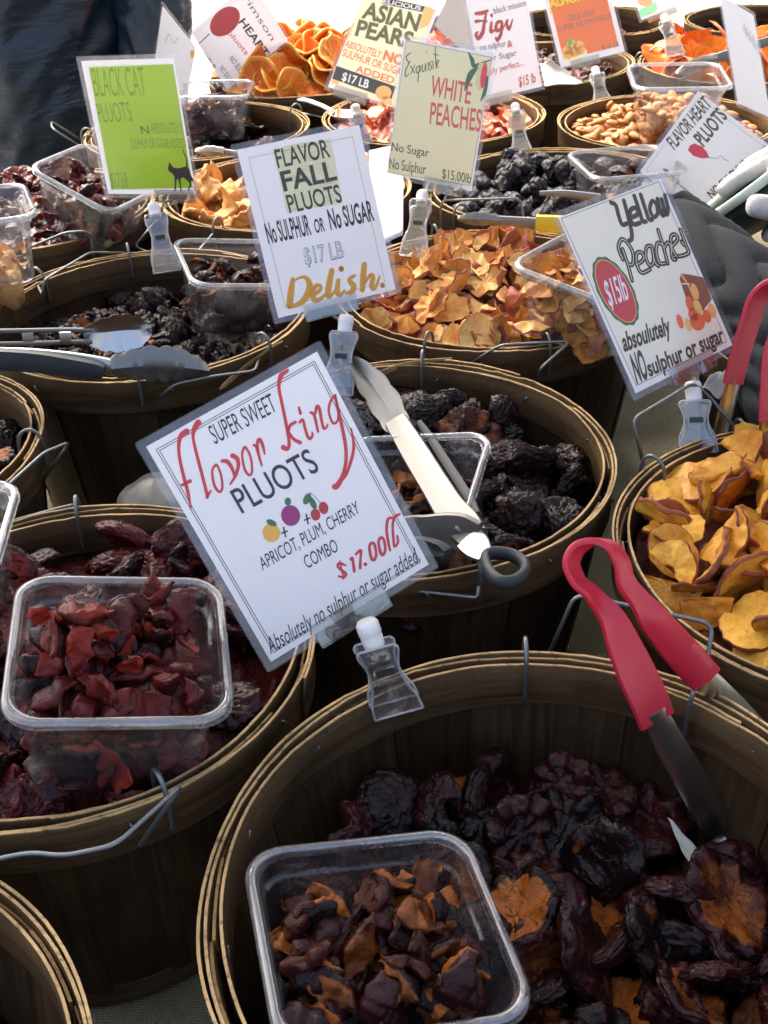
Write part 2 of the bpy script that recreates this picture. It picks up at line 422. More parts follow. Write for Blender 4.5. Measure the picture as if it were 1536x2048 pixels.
def orange_mesh(name, seed, mat, r=.036):
    rn = random.Random(seed); o = V((rn.uniform(0, 90), 2, 3)); n = 80; rows = []; mask = []
    pr = [.05, .12, .3, .5, .7, .8, .86, .9, .95, 1.0]
    prof = [(x, 1) for x in pr]+[(1.01, 0)]+[(x, -1) for x in reversed(pr)]
    ck = rn.uniform(1, 7); cd = rn.uniform(0, 3.14); seg = rn.randint(8, 10)
    wv = [(rn.uniform(.001, .0055), rn.randint(2, 5), rn.uniform(0, 6.28)) for _ in range(3)]
    for q, s in prof:
        row = []; mr = []
        for k in range(n):
            a = 2*math.pi*k/n; x, y = q*r*math.cos(a), q*r*math.sin(a)
            u = x*math.cos(cd)+y*math.sin(cd)
            mem = abs(((a*seg/(2*math.pi)) % 1)-.5) > .42
            sink = -.0009 if (.12 < q < .88 and not mem) else 0
            z = ck*u*u + s*(.0016+sink) + sum(c*math.sin(f*a+p)*q*q for c, f, p in wv) + .0006*noise.noise(V((x*200, y*200, s))+o)
            row.append(V((x, y, z)))
            rind = q > .93; pith = .84 < q <= .93 or q < .1 or mem
            mr.append((0 if rind else 1, .55 if (pith and not rind) else 0))
        rows.append(row); mask.append(mr)
    return build(name, rows, False, True, mask, mat)

# ------------------------------------------------------------------ heaps
class Heap:
    """height field over a round or square patch (local coordinates), pieces are dropped on it"""
    def __init__(s, rad, level, n=44):
        s.r, s.n, s.h = rad, n, []
        for j in range(n):
            s.h.append([level((i+.5)/n*2*rad-rad, (j+.5)/n*2*rad-rad) for i in range(n)])
    def idx(s, x, y, r):
        n = s.n; k = n/(2*s.r)
        i0, i1 = int((x-r+s.r)*k), int((x+r+s.r)*k); j0, j1 = int((y-r+s.r)*k), int((y+r+s.r)*k)
        for j in range(max(0, j0), min(n, j1+1)):
            for i in range(max(0, i0), min(n, i1+1)):
                xx, yy = (i+.5)/k-s.r-x, (j+.5)/k-s.r-y
                if xx*xx+yy*yy <= r*r: yield i, j, xx, yy
    def drop(s, x, y, r, t, top_=9):
        c = [(s.h[j][i], xx, yy, i, j) for i, j, xx, yy in s.idx(x, y, r)]
        if not c: return None
        m = sum(a[0] for a in c)/len(c)
        sxx = sum(a[1]**2 for a in c)+1e-9; syy = sum(a[2]**2 for a in c)+1e-9
        gx = sum((a[0]-m)*a[1] for a in c)/sxx; gy = sum((a[0]-m)*a[2] for a in c)/syy
        top = sorted(a[0] for a in c)[int(len(c)*.7)]
        z = (m+top)/2 + t*.5
        if z > top_: return None
        for h, xx, yy, i, j in c:
            s.h[j][i] = max(h, z+t*.32+gx*xx*.6+gy*yy*.6)
        return z, gx, gy
def scatter(n, meshes, heap, rad, r, t, name, label, cat, group, M4, rng, tilt=22, scale=(.85, 1.15), shape='disc', ok=None, flip=.3, cap=None):
    out = []; tries = 0
    while len(out) < n and tries < n*14:
        tries += 1
        if shape == 'disc':
            rr = rad*math.sqrt(rng.random()); a = rng.uniform(0, 6.283); x, y = rr*math.cos(a), rr*math.sin(a)
        else: x, y = rng.uniform(-rad, rad), rng.uniform(-rad, rad)
        if ok and not ok(x, y): continue
        sc = rng.uniform(*scale)
        d = heap.drop(x, y, r*sc*.8, t*sc, cap(x, y) if cap else 9)
        if not d: continue
        z, gx, gy = d
        nrm = V((-gx, -gy, 1)).normalized()
        q = nrm.to_track_quat('Z', 'Y').to_matrix().to_4x4()
        tl = Matrix.Rotation(R_(rng.gauss(0, tilt)), 4, 'X') @ Matrix.Rotation(R_(rng.gauss(0, tilt)), 4, 'Y')
        fl = Matrix.Rotation(math.pi, 4, 'X') if rng.random() < flip else Matrix.Identity(4)
        m4 = M4 @ Matrix.Translation((x, y, z)) @ q @ tl @ fl @ Matrix.Rotation(rng.uniform(0, 6.283), 4, 'Z') @ Matrix.Diagonal((sc, sc, sc, 1))
        o = bpy.data.objects.new(name, rng.choice(meshes)); o.matrix_world = m4; COL.objects.link(o)
        tag(o, label, cat, group); out.append(o)
    return out
def mound(name, rad, level, mat, M4, label, cat, n=44, square=False, drop=.012):
    """the mass of fruit below the top pieces"""
    bm = bmesh.new(); rows = []
    for i in range(n+1):
        row = []
        for k in range(110):
            a = 2*math.pi*k/110; q = max(.001, i/n)*rad
            if square: q *= min(1/abs(math.cos(a)+1e-9), 1/abs(math.sin(a)+1e-9))
            x, y = q*math.cos(a), q*math.sin(a)
            row.append(bm.verts.new((x, y, level(x, y)-drop+.012*noise.fractal(V((x, y, rad))*75, .8, 2, 3))))
        rows.append(row)
    grid_faces(bm, rows, closed_v=True)
    bot = [bm.verts.new((v.co.x*.96, v.co.y*.96, v.co.z-.03)) for v in rows[-1]]
    grid_faces(bm, [rows[-1], bot], closed_v=True); bm.faces.new(bot)
    o = mesh_obj(name, bm, mat); o.matrix_world = M4
    mask_layer(o.data, [(.12+.9*noise.noise(v.co*70), 0) for v in o.data.vertices])
    tag(o, label, cat, None, 'stuff'); return o
# ------------------------------------------------------------------ ground, tables, cloth
def slab_grid(name, x0, x1, y0, y1, z, n, mat, amp=0, sc=1, thick=.01):
    bm = bmesh.new(); rows = []
    for i in range(n+1):
        rows.append([bm.verts.new((x0+(x1-x0)*i/n, y0+(y1-y0)*j/n, z+amp*noise.fractal(V((i/n*(x1-x0), j/n*(y1-y0), 0))*sc, 1, 2, 3))) for j in range(n+1)])
    grid_faces(bm, rows)
    return mesh_obj(name, bm, mat)
m = N('concrete'); ob = m.n('TexCoord').outputs['Object']
m.set(Base_Color=m.mix(m.ramp(m.noise(ob, 120, 4), .35, .65), (.30, .295, .28), (.42, .41, .39)), Roughness=.85); m.bump(m.noise(ob, 250, 3), .5, .003)
g = slab_grid('ground', -30, 30, -20, 60, -.76, 4, m.m); tag(g, 'pale concrete paving under and beyond the fruit tables', 'ground', None, 'structure')

m = N('burlap'); ob = m.n('TexCoord').outputs['Object']
w1 = m.n('TexWave', i_Scale=170, i_Distortion=1.2, i_Detail=2); w1.bands_direction = 'X'; m.link(ob, w1.inputs[0])
w2 = m.n('TexWave', i_Scale=170, i_Distortion=1.2, i_Detail=2); w2.bands_direction = 'Y'; m.link(ob, w2.inputs[0])
wv = m.math('MULTIPLY', w1.outputs[1], w2.outputs[1])
m.set(Base_Color=m.mix(m.ramp(m.math('ADD', wv, m.math('MULTIPLY', m.noise(ob, 30, 3), .5)), .2, .9), (.17, .15, .09), (.40, .36, .22)), Roughness=.9); m.bump(wv, .8, .0015)
BURLAP = m.m
TABW = simple('table_board', (.25, .18, .11), .6)
LEG = simple('table_steel', (.1, .1, .11), .4, .8)
def table(x0, x1, y0, y1, label, clabel):
    t = empty('folding_table', ((x0+x1)/2, (y0+y1)/2, -.755)); tag(t, label, 'table')
    bm = bmesh.new(); box(bm, Matrix.Translation((0, 0, .735)), x1-x0-.02, y1-y0-.02, .03, .006); mesh_obj('table_top', bm, TABW, t, False)
    for sx in (-1, 1):
        for sy in (-1, 1):
            bm = bmesh.new(); tube(bm, [(sx*((x1-x0)/2-.1), sy*((y1-y0)/2-.08), 0), (sx*((x1-x0)/2-.1), sy*((y1-y0)/2-.08), .72)], .014, 10); mesh_obj('leg', bm, LEG, t)
    bm = bmesh.new(); nx, ny = 60, 60
    hx, hy, rr = (x1-x0)/2, (y1-y0)/2, .012; rows = []
    def prof(u):    # along one axis: hem, drop, edge, flat top
        return u
    us = [-hx-.012, -hx-.012, -hx-.011, -hx-.006]+[-hx+(2*hx)*k/40 for k in range(1, 40)]+[hx+.006, hx+.011, hx+.012, hx+.012]
    vs = [-hy-.012, -hy-.012, -hy-.011, -hy-.006]+[-hy+(2*hy)*k/40 for k in range(1, 40)]+[hy+.006, hy+.011, hy+.012, hy+.012]
    dz = [-.55, -.25, -.02, -.004]+[0]*39+[-.004, -.02, -.25, -.55]
    for i, u in enumerate(us):
        row = []
        for j, v in enumerate(vs):
            d = min(dz[i], dz[j])
            k = 1 if d > -.1 else 1+.012*math.sin((i+j)*1.3)
            row.append(bm.verts.new((u*k, v*k, .7525+d + (.0012*noise.noise(V((u, v, 0))*9) if d == 0 else 0))))
        rows.append(row)
    grid_faces(bm, rows)
    c = mesh_obj('burlap_cloth', bm, BURLAP); c.location = t.location; tag(c, clabel, 'tablecloth')
    sm = c.modifiers.new('thick', 'SOLIDIFY'); sm.thickness = .0012; sm.offset = 1
table(-1.0, .72, -.06, 1.95, 'long folding table under the nearer rows of baskets', 'olive burlap cloth under the nearer rows of baskets')
table(-.31, 1.25, 1.985, 3.0, 'folding table under the farther rows of baskets', 'olive burlap cloth under the farther rows of baskets')
# pale paving and the light wall of a stall beyond the tables
m = N('stall_canvas'); df = m.n('BsdfDiffuse'); df.inputs[0].default_value = (.5, .5, .5, 1); tl = m.n('BsdfTranslucent'); tl.inputs[0].default_value = (.45, .45, .44, 1)
ad = m.n('AddShader'); m.link(df.outputs[0], ad.inputs[0]); m.link(tl.outputs[0], ad.inputs[1]); m.link(ad.outputs[0], m.out.inputs['Surface']); STALL = m.m
bm = bmesh.new(); rows = []
for i in range(41):
    rows.append([bm.verts.new((-.6+3.6*i/40, 4.1+.03*math.sin(i*.9)+.02*math.sin(i*2.3+j), -.75+2.6*j/8)) for j in range(9)])
grid_faces(bm, rows)
o = mesh_obj('canvas_wall', bm, STALL); o.modifiers.new('thick', 'SOLIDIFY').thickness = .003; tag(o, 'white canvas side wall of the stall behind the tables', 'canvas wall')

# ------------------------------------------------------------------ baskets
HR = .2                                     # rim height above the cloth
def tintlayer(me, vals):
    a = me.color_attributes.new('tint', 'FLOAT_COLOR', 'POINT')
    for i, v in enumerate(vals): a.data[i].color = (v[0], v[1], 0, 1)
def strip_mesh(name, rows, uvs, tints, mat, parent, closed_v=True):
    """rows of rings; uv and tint per vertex"""
    me = bpy.data.meshes.new(name); nv = len(rows[0]); fs = []
    for i in range(len(rows)-1):
        for j in range(nv if closed_v else nv-1):
            j2 = (j+1) % nv; fs.append((i*nv+j, (i+1)*nv+j, (i+1)*nv+j2, i*nv+j2))
    fs.append(tuple(range(nv))[::-1]); fs.append(tuple((len(rows)-1)*nv+j for j in range(nv)))
    me.from_pydata([tuple(p) for r in rows for p in r], [], fs); me.update()
    ul = me.uv_layers.new(name='UVMap'); flat = [u for r in uvs for u in r]
    for lp in me.loops: ul.data[lp.index].uv = flat[lp.vertex_index]
    tintlayer(me, [t for r in tints for t in r])
    bm = bmesh.new(); bm.from_mesh(me); bmesh.ops.recalc_face_normals(bm, faces=bm.faces); bm.to_mesh(me); bm.free()
    me.materials.append(mat); o = bpy.data.objects.new(name, me); COL.objects.link(o); o.parent = parent
    return o
def hoop(name, parent, r, top, height, turns, pitch, th, start, seed, taper=0.0, seg=110, splits=True, rough=1.0):
    rn = random.Random(seed); rows, uvs, tints = [], [], []; n = int(seg*turns)
    o = V((rn.uniform(0, 50), 0, 0)); tiltp = rn.uniform(0, 6.28)
    for i in range(n+1):
        a = start+2*math.pi*turns*i/n; k = a-start
        rad = r - pitch*k/(2*math.pi) + .0034*noise.noise(V((math.cos(a)*.9, math.sin(a)*.9, seed*3.1))) + .0012*noise.noise(V((k*1.7, int(k/6.2832)*5, seed)))
        layer = int(k/(2*math.pi)*1.0)
        tz = top + rough*(.0030*noise.noise(V((k*1.3, layer*7, seed))+o) + 0.0010*noise.noise(V((k*14, layer, seed))+o)) - .0015*(layer % 2)
        bz = top-height+.0025*noise.noise(V((k*1.1, 5, seed))+o)
        e = min(1, min(i, n-i)/1.5+.25)
        rb = rad-taper
        row = [V((rad*math.cos(a), rad*math.sin(a), tz)), V((rb*math.cos(a), rb*math.sin(a), (tz+bz)/2)), V((rb*math.cos(a), rb*math.sin(a), bz)),
               V(((rb-th)*math.cos(a), (rb-th)*math.sin(a), bz)), V(((rb-th)*math.cos(a), (rb-th)*math.sin(a), (tz+bz)/2)), V(((rad-th)*math.cos(a), (rad-th)*math.sin(a), tz))]
        # narrow lit cut edge: two extra verts close to the top
        d = .0012
        row = [row[0], V((rad*math.cos(a), rad*math.sin(a), tz-d))]+row[1:5]+[V(((rad-th)*math.cos(a), (rad-th)*math.sin(a), tz-d)), row[5]]
        rows.append(row); L = k*r
        uvs.append([(L, tz), (L, tz-d), (L, (tz+bz)/2), (L, bz), (L, bz), (L, (tz+bz)/2), (L, tz-d), (L, tz)])
        tt = max(0, noise.noise(V((k*.8, 3, seed)))*.9)
        tints.append([(0, 1), (tt, .15), (tt, 0), (tt, 0), (tt, 0), (tt, 0), (tt, .15), (0, 1)])
    return strip_mesh(name, rows, uvs, tints, HOOP, parent)
def basket(key, x, y, R, label, handles=(), staples=0, seed=1, n_st=20, lean=None):
    rn = random.Random(seed*7+1)
    t = empty('fruit_basket', (x, y, 0)); tag(t, label, 'basket', 'round wooden fruit baskets on the tables')
    Rs, Rb, zt, zb = R-.0068, R*.79, HR-.005, .006
    # staves (one pattern of thin boards)
    bm = bmesh.new(); verts = []; uvv = []; tn = []; fs = []
    for k in range(n_st):
        a0 = 2*math.pi*k/n_st; wdt = 2*math.pi/n_st*(1.07 if k % 2 else .955); ta = rn.uniform(0, 1)**1.5; off = -.0014*(k % 2); L0 = rn.uniform(0, 30)
        dz = rn.uniform(-.006, .001); base = len(verts); nu, nvv = 5, 8
        for side in (0, 1):
            for i in range(nu+1):
                for j in range(nvv+1):
                    f = j/nvv; z = zb+(zt+dz-zb)*f; a = a0+wdt*(i/nu-.5)
                    rad = Rb+(Rs-Rb)*(f**.85)-off-side*.0016+.0012*noise.noise(V((a*3, f*2, seed)))
                    verts.append((rad*math.cos(a), rad*math.sin(a), z)); uvv.append((z+L0, (i/nu)*wdt*R+k)); tn.append((ta, 1 if j == nvv else 0))
        q = (nu+1)*(nvv+1); id_ = lambda s_, i, j: base+s_*q+i*(nvv+1)+j
        for s_ in (0, 1):
            for i in range(nu):
                for j in range(nvv): fs.append((id_(s_, i, j), id_(s_, i+1, j), id_(s_, i+1, j+1), id_(s_, i, j+1)))
        for j in range(nvv):
            fs.append((id_(0, 0, j), id_(0, 0, j+1), id_(1, 0, j+1), id_(1, 0, j))); fs.append((id_(0, nu, j), id_(1, nu, j), id_(1, nu, j+1), id_(0, nu, j+1)))
        for i in range(nu): fs.append((id_(0, i, nvv), id_(0, i+1, nvv), id_(1, i+1, nvv), id_(1, i, nvv)))
    bm.free(); me = bpy.data.meshes.new('stave_wall'); me.from_pydata(verts, [], fs); me.update()
    ul = me.uv_layers.new(name='UVMap')
    for lp in me.loops: ul.data[lp.index].uv = uvv[lp.vertex_index]
    tintlayer(me, tn); b2 = bmesh.new(); b2.from_mesh(me); bmesh.ops.recalc_face_normals(b2, faces=b2.faces); b2.to_mesh(me); b2.free()
    me.materials.append(WOOD); o = bpy.data.objects.new('stave_wall', me); COL.objects.link(o); o.parent = t
    hoop('outer_hoop', t, R, HR, .034, 1.93, .0027, .0016, rn.uniform(0, 6.28), seed, .0022)
    hoop('inner_hoop', t, R-.0104, HR-.001, .032, 1.06, .0018, .0016, rn.uniform(0, 6.28), seed+50, .0014)
    hoop('bottom_hoop', t, R*.79+.004, .026, .024, 1.05, .0018, .0018, rn.uniform(0, 6.28), seed+90, -.001)
    bm = bmesh.new(); bmesh.ops.create_cone(bm, cap_ends=True, segments=40, radius1=Rb-.001, radius2=Rb-.001, depth=.006, matrix=Matrix.Translation((0, 0, .009)))
    o = mesh_obj('bottom_board', bm, WOOD, t, False); tintlayer(o.data, [(.4, 0)]*len(o.data.vertices))
    for k in range(staples):
        a = 2*math.pi*(k+.35)/staples
        for rr, sgn in ((R-.0104-.0016-.0014, -1), (R-.002, 1)):
            z = HR-.013; bm = bmesh.new(); d = .0032; ca, sa = math.cos(a), math.sin(a)
            pts = [V(((rr-sgn*.003)*ca+d*sa*.5, (rr-sgn*.003)*sa-d*ca*.5, z+.002)), V(((rr+sgn*.0006)*ca+d*sa*.5, (rr+sgn*.0006)*sa-d*ca*.5, z+.0018)),
                   V(((rr+sgn*.0006)*ca-d*sa*.5, (rr+sgn*.0006)*sa+d*ca*.5, z-.0022)), V(((rr-sgn*.003)*ca-d*sa*.5, (rr-sgn*.003)*sa+d*ca*.5, z-.0024))]
            tube(bm, pts, .0008, 6); mesh_obj('staple', bm, WIRE, t)
    for hd in handles:
        make_handle(t, x, y, R, hd)
    return t
def rim_hook(x, y, R, a):
    """wire eye bent over the rim at angle a, in basket space"""
    ca, sa = math.cos(a), math.sin(a); pr = [(R-.018, HR-.026), (R-.0185, HR-.010), (R-.016, HR+.006), (R-.008, HR+.0125), (R-.001, HR+.010), (R+.0025, HR+.001), (R+.002, HR-.012), (R+.0005, HR-.024)]
    pr = smooth_path(pr, 4)
    bm = bmesh.new(); tube(bm, [V((r*ca, r*sa, z)) for r, z in pr], .0015, 8); return bm
def make_handle(t, x, y, R, hd):
    """hd: dict(a=(angle, angle), pts=world points of the bail) """
    if 'pts' in hd: pts = [V(p)-V((x, y, 0)) for p in hd['pts']]
    else:
        a0, a1 = hd['a']; up = hd.get('up', 80); L = hd.get('len', .055)
        am = (a0+a1)/2; rr = R+.004
        p0 = V((rr*math.cos(a0), rr*math.sin(a0), HR-.004)); p1 = V((rr*math.cos(a1), rr*math.sin(a1), HR-.004))
        out = V((math.cos(am), math.sin(am), 0)); d = out*math.cos(R_(up))*L+V((0, 0, 1))*math.sin(R_(up))*L
        tq = (p1-p0).normalized()*.008
        pts = [p0, p0+d*.9, p0+d+tq, p1+d-tq, p1+d*.9, p1]
    sm = []
    for i, p in enumerate(pts):     # round the corners
        if 0 < i < len(pts)-1:
            a = (pts[i-1]-p); b = (pts[i+1]-p); r = min(.008, a.length*.4, b.length*.4)
            q0, q1 = p+a.normalized()*r, p+b.normalized()*r
            for k in range(6):
                u = k/5; sm.append(q0*(1-u)**2+p*2*u*(1-u)+q1*u*u)
        else: sm.append(p)
    bm = bmesh.new(); tube(bm, sm, .0014, 8); h = mesh_obj('handle', bm, WIRE, t)
    for a in hd['a']: mesh_obj('hook', rim_hook(x, y, R, a), WIRE, h)
def ang(cx, cy, px, py):
    p = atz(px, py, HR); return math.atan2(p.y-cy, p.x-cx)
BK = {'A': (.072, .362, .172), 'B': (-.207, .562, .160), 'C': (.018, .778, .170), 'D': (-.237, 1.099, .172), 'E': (.125, 1.123, .168),
      'F': (.330, .627, .171), 'G': (.452, 1.730, .165), 'H': (.244, 1.443, .173), 'I': (-.440, .826, .155), 'J': (-.297, .235, .170),
      'K': (-.452, 1.452, .172), 'L': (-.110, 1.478, .168), 'M': (-.265, 1.802, .176), 'N': (-.117, 2.135, .166), 'P': (.105, 1.826, .178),
      'Q': (.306, 2.165, .185), 'R': (.660, 2.100, .172), 'S': (.470, .975, .165), 'T': (.120, 2.50, .17), 'U': (.475, 2.53, .17), 'V': (.83, 2.47, .17), 'W': (.625, 1.42, .17),
      'X': (-.60, 1.13, .16)}
def H(k, *pp, **kw):
    cx, cy, R = BK[k]; d = dict(a=tuple(ang(cx, cy, *p) for p in pp)); d.update(kw); return d
hA = H('A', (1048, 1290), (1410, 1372)); hA['pts'] = [aty(1094, 1316, .545), aty(1150, 1188, .553), aty(1427, 1248, .530), aty(1405, 1370, .508)]
hB1 = H('B', (158, 1008), (-60, 1100), up=-25, len=.04)
hB2 = H('B', (335, 1600), (-30, 1655)); hB2['pts'] = [atz(280, 1690, .185), atz(368, 1566, .222), atz(232, 1690, .222), atz(130, 1712, .215), atz(60, 1705, .212), atz(-40, 1725, .205), atz(-60, 1700, .19)]
hC1 = H('C', (848, 714), (690, 755), up=-30, len=.05)
hC2 = H('C', (960, 1150), (700, 1150)); hC2['pts'] = [atz(957, 1172, .195), atz(955, 1196, .188), atz(800, 1178, .188), atz(690, 1172, .19), atz(690, 1150, .195)]
hD1 = H('D', (255, 502), (70, 556)); hD1['pts'] = [atz(250, 506, .195), atz(180, 505, .215), atz(88, 560, .215), atz(85, 590, .2), atz(70, 560, .195)]
hD2 = H('D', (278, 766), (524, 690)); hD2['pts'] = [atz(322, 792, .185), atz(350, 768, .2), atz(430, 752, .2), atz(510, 742, .195), atz(524, 700, .19)]
hE1 = H('E', (868, 470), (1075, 465), up=-30, len=.045)
hE2 = H('E', (850, 695), (1092, 690)); hE2['pts'] = [atz(928, 735, .185), atz(1000, 690, .212), atz(1142, 682, .215), atz(1080, 738, .196), atz(1078, 752, .185)]
hF = H('F', (1288, 935), (1468, 860)); hF['pts'] = [aty(1287, 930, .755), aty(1265, 838, .765), aty(1388, 765, .80), aty(1425, 800, .80), aty(1480, 868, .785)]
hF2 = H('F', (1600, 1400), (1740, 1420), up=-40)
hH = H('H', (882, 440), (1052, 460)); hH['pts'] = [aty(880, 462, 1.285), aty(882, 401, 1.285), aty(1040, 396, 1.268), aty(1052, 462, 1.262)]
hK = H('K', (55, 522), (208, 488)); hK['pts'] = [atz(40, 520, .205), atz(56, 496, .225), atz(130, 465, .235), atz(172, 462, .235), atz(212, 502, .20)]
hI = H('I', (80, 885), (-40, 980)); hI['pts'] = [atz(78, 972, .165), atz(140, 884, .205), atz(88, 905, .215), atz(0, 985, .215), atz(-60, 1010, .2)]
hM = H('M', (143, 278), (604, 222)); 
basket('A', *BK['A'], 'large basket of dark pluots at the front with red tongs over its rim', [hA], 14, 11)
BB = basket('B', *BK['B'], 'basket of dark red pluots at the front left, heaped to its rim', [hB1, hB2], 9, 12)
BC = basket('C', *BK['C'], 'basket of black wrinkled pluots with steel locking tongs laid across it', [hC1, hC2], 11, 13)
BD = basket('D', *BK['D'], 'deep basket with two steel tongs lying over its left rim', [hD1, hD2], 8, 14)
basket('E', *BK['E'], 'basket of thin yellow and purple peach chips in the middle', [hE1, hE2], 6, 15)
basket('F', *BK['F'], 'basket of thick golden peach slices at the right edge', [hF, hF2], 5, 16)
basket('G', *BK['G'], 'basket of whole almonds', [], 0, 17)
basket('H', *BK['H'], 'basket of plump black figs with a wire handle standing up at its front', [hH], 0, 18)
basket('I', *BK['I'], 'small basket of black fruit cut by the left edge of the photo at mid height', [hI], 0, 19)
basket('J', *BK['J'], 'nearly black basket in the bottom left corner', [], 8, 20)
basket('K', *BK['K'], 'basket of reddish pluots beside the dark jacket, under the lime sign', [hK], 0, 21)
basket('L', *BK['L'], 'basket of crinkled beige dried pears, half hidden by a white sign', [H('L', (400, 476), (345, 420), up=-30)], 0, 22)
basket('M', *BK['M'], 'shaded basket of dark pluots behind the lime sign', [H('M', (604, 222), (500, 205), up=-20), H('M', (150, 275), (115, 296), up=40, len=.05)], 0, 23)
basket('N', *BK['N'], 'basket heaped with orange slices', [], 0, 24)
basket('P', *BK['P'], 'basket of pink peach pieces behind the cream signs', [], 0, 25)
basket('Q', *BK['Q'], 'basket of brown raisins lined with paper', [], 0, 26)
basket('R', *BK['R'], 'basket of bright orange peach halves at the top right', [H('R', (1290, 120), (1370, 155), up=30, len=.05)], 0, 27)
basket('S', *BK['S'], 'paper lined basket of black fruit behind the peach slices, holding red tongs', [], 0, 28)
basket('T', *BK['T'], 'farthest row basket of pinkish fruit behind the cream signs', [], 0, 29)
basket('U', *BK['U'], 'farthest row basket behind the orange almond sign', [], 0, 30)
basket('V', *BK['V'], 'farthest row basket at the top right corner', [], 0, 31)
def splinter(bk, pts, label=None):
    cx, cy, R = BK[bk[0]]; t = bk[1]; bm = bmesh.new(); P = [V(p)-V((cx, cy, 0)) for p in pts]
    P = [V(q) for q in smooth_path([tuple(p) for p in P], 5)]; n = len(P)
    ribbon(bm, P, V((0, 0, 1)), [.0058*(1-(i/(n-1))**1.6)*min(1, .25+i/(n*.12))+.0005 for i in range(n)], .0012)
    o = mesh_obj('loose_splint', bm, HOOP, t); tintlayer(o.data, [(0, .7)]*len(o.data.vertices))
splinter(('D', BD), [atz(440, 778, .183), atz(490, 735, .190), atz(535, 700, .197), atz(566, 682, .204)])
splinter(('C', BC), [atz(752, 752, .196), atz(800, 732, .2), atz(850, 722, .204), atz(905, 716, .208)])
splinter(('D', BD), [atz(60, 748, .196), atz(120, 762, .196), atz(180, 768, .194), atz(240, 766, .196)])
# ------------------------------------------------------------------ deli tubs
def rrect(hw, r, z, n=8):
    pts = []
    for cx, cy, a0 in ((1, 1, 0), (-1, 1, 90), (-1, -1, 180), (1, -1, 270)):
        for k in range(n+1):
            a = R_(a0+90*k/n); pts.append(V((cx*(hw-r)+r*math.cos(a), cy*(hw-r)+r*math.sin(a), z)))
    return pts
def tub(M4, label, hw=.060, h=.072):
    """clear square tub; origin at the centre of its rim"""
    t = empty('deli_tub'); t.matrix_world = M4; tag(t, label, 'plastic tub', 'clear square tubs standing in the baskets')
    k = hw/.060
    prof = [(.0430, -h, .012), (.0452, -h+.003, .014), (.0475, -h*.62, .015), (.0505, -.022, .016), (.0512, -.0135, .016), (.0535, -.0120, .018), (.0548, -.0030, .018)]
    inn = [(a-.0010, z+(.0012 if i == 0 else 0), r) for i, (a, z, r) in enumerate(prof)]
    bm = bmesh.new()
    out = [[bm.verts.new(p) for p in rrect(a*k, r*k, z)] for a, z, r in prof]
    ins = [[bm.verts.new(p) for p in rrect(a*k, r*k, z)] for a, z, r in inn]
    grid_faces(bm, out, closed_v=True); grid_faces(bm, ins, closed_v=True); grid_faces(bm, [out[-1], ins[-1]], closed_v=True)
    bm.faces.new(out[0]); bm.faces.new(ins[0])
    o = mesh_obj('tub_wall', bm, TUB, t); flat_shade(o, 50)
    bm = bmesh.new()
    rp = [(.0549, -.0028, .0182), (.0552, 0, .0185), (.0562, .0010, .019), (.0578, .0010, .0195), (.0594, .0002, .020), (.0600, -.0016, .020), (.0600, -.0046, .020), (.0590, -.0046, .020), (.0588, -.0018, .0195), (.0574, -.0008, .019), (.0560, -.0018, .0185), (.0558, -.0036, .0182)]
    rows = [[bm.verts.new(p) for p in rrect(a*k, r*k, z)] for a, z, r in rp]
    grid_faces(bm, rows, closed_u=True, closed_v=True)
    o = mesh_obj('rim', bm, RIM, t); flat_shade(o, 60)
    return t
def m34(R, t):
    m = Matrix.Identity(4)
    for i in range(3):
        for j in range(3): m[i][j] = R[3*i+j]
        m[i][3] = t[i]
    return m
def yawm(p, yaw, tx=0, ty=0): return Matrix.Translation(p) @ Matrix.Rotation(R_(tx), 4, 'X') @ Matrix.Rotation(R_(ty), 4, 'Y') @ Matrix.Rotation(R_(yaw), 4, 'Z')
TUBS = {
 'c1': m34([0.9685, -0.1494, 0.1991, 0.1582, 0.987, -0.0293, -0.1921, 0.0599, 0.9796], [-0.1495, 0.4848, 0.2587]),
 'c2': m34([0.9669, -0.2169, 0.1345, 0.2052, 0.974, 0.0955, -0.1517, -0.0648, 0.9863], [-0.0095, 0.3389, 0.1977]),
 'c3': m34([0.9426, 0.2772, -0.1863, -0.292, 0.9547, -0.0567, 0.1621, 0.1079, 0.9809], [0.0144, 0.714, 0.2155]),
 'c4': m34([0.9366, -0.297, 0.1862, 0.3065, 0.9516, -0.024, -0.17, 0.0795, 0.9822], [-0.1415, 1.1308, 0.234]),
 'c5': m34([0.4248, -0.8361, 0.347, 0.9051, 0.4002, -0.1438, -0.0187, 0.3752, 0.9268], [-0.3245, 1.3548, 0.2641]),
 'c7': m34([0.6962, -0.717, 0.0352, 0.717, 0.6921, -0.0836, 0.0356, 0.0834, 0.9959], [0.2062, 0.9898, 0.2711]),
 'c10': m34([0.9991, 0.0336, 0.0241, -0.0339, 0.9994, 0.0113, -0.0237, -0.0121, 0.9996], [-0.2426, 1.9052, 0.236]),
 'c9': yawm(atd(1252, 322, 1.36), 8), 'c8': yawm(atd(1356, 150, 1.63), -6, 2), 'c6': yawm(atd(-58, 412, 1.13), 20, 0, 0), 'c11': yawm(atd(-186, 1075, .68), 5),
}
TL = {'c1': 'clear tub of dark red pluot chunks standing on the front left heap', 'c2': 'clear tub of orange brown pluot chunks sunk in the front basket', 'c3': 'clear tub behind the red lettered sign, under the steel tongs',
      'c4': 'clear tub of black and orange pieces in the deep basket with two tongs', 'c5': 'tilted tub of reddish strips left of the lime sign', 'c7': 'tub of peach chips behind the yellow peaches sign',
      'c8': 'frosted tub half full of almonds', 'c9': 'small tub among the black figs beside the heart sign', 'c10': 'tub of dark pieces behind the lime sign in the shaded basket',
      'c6': 'empty looking tub with pale strips and a dark cube, cut by the left edge', 'c11': 'tub corner at the left edge beside the front left heap'}
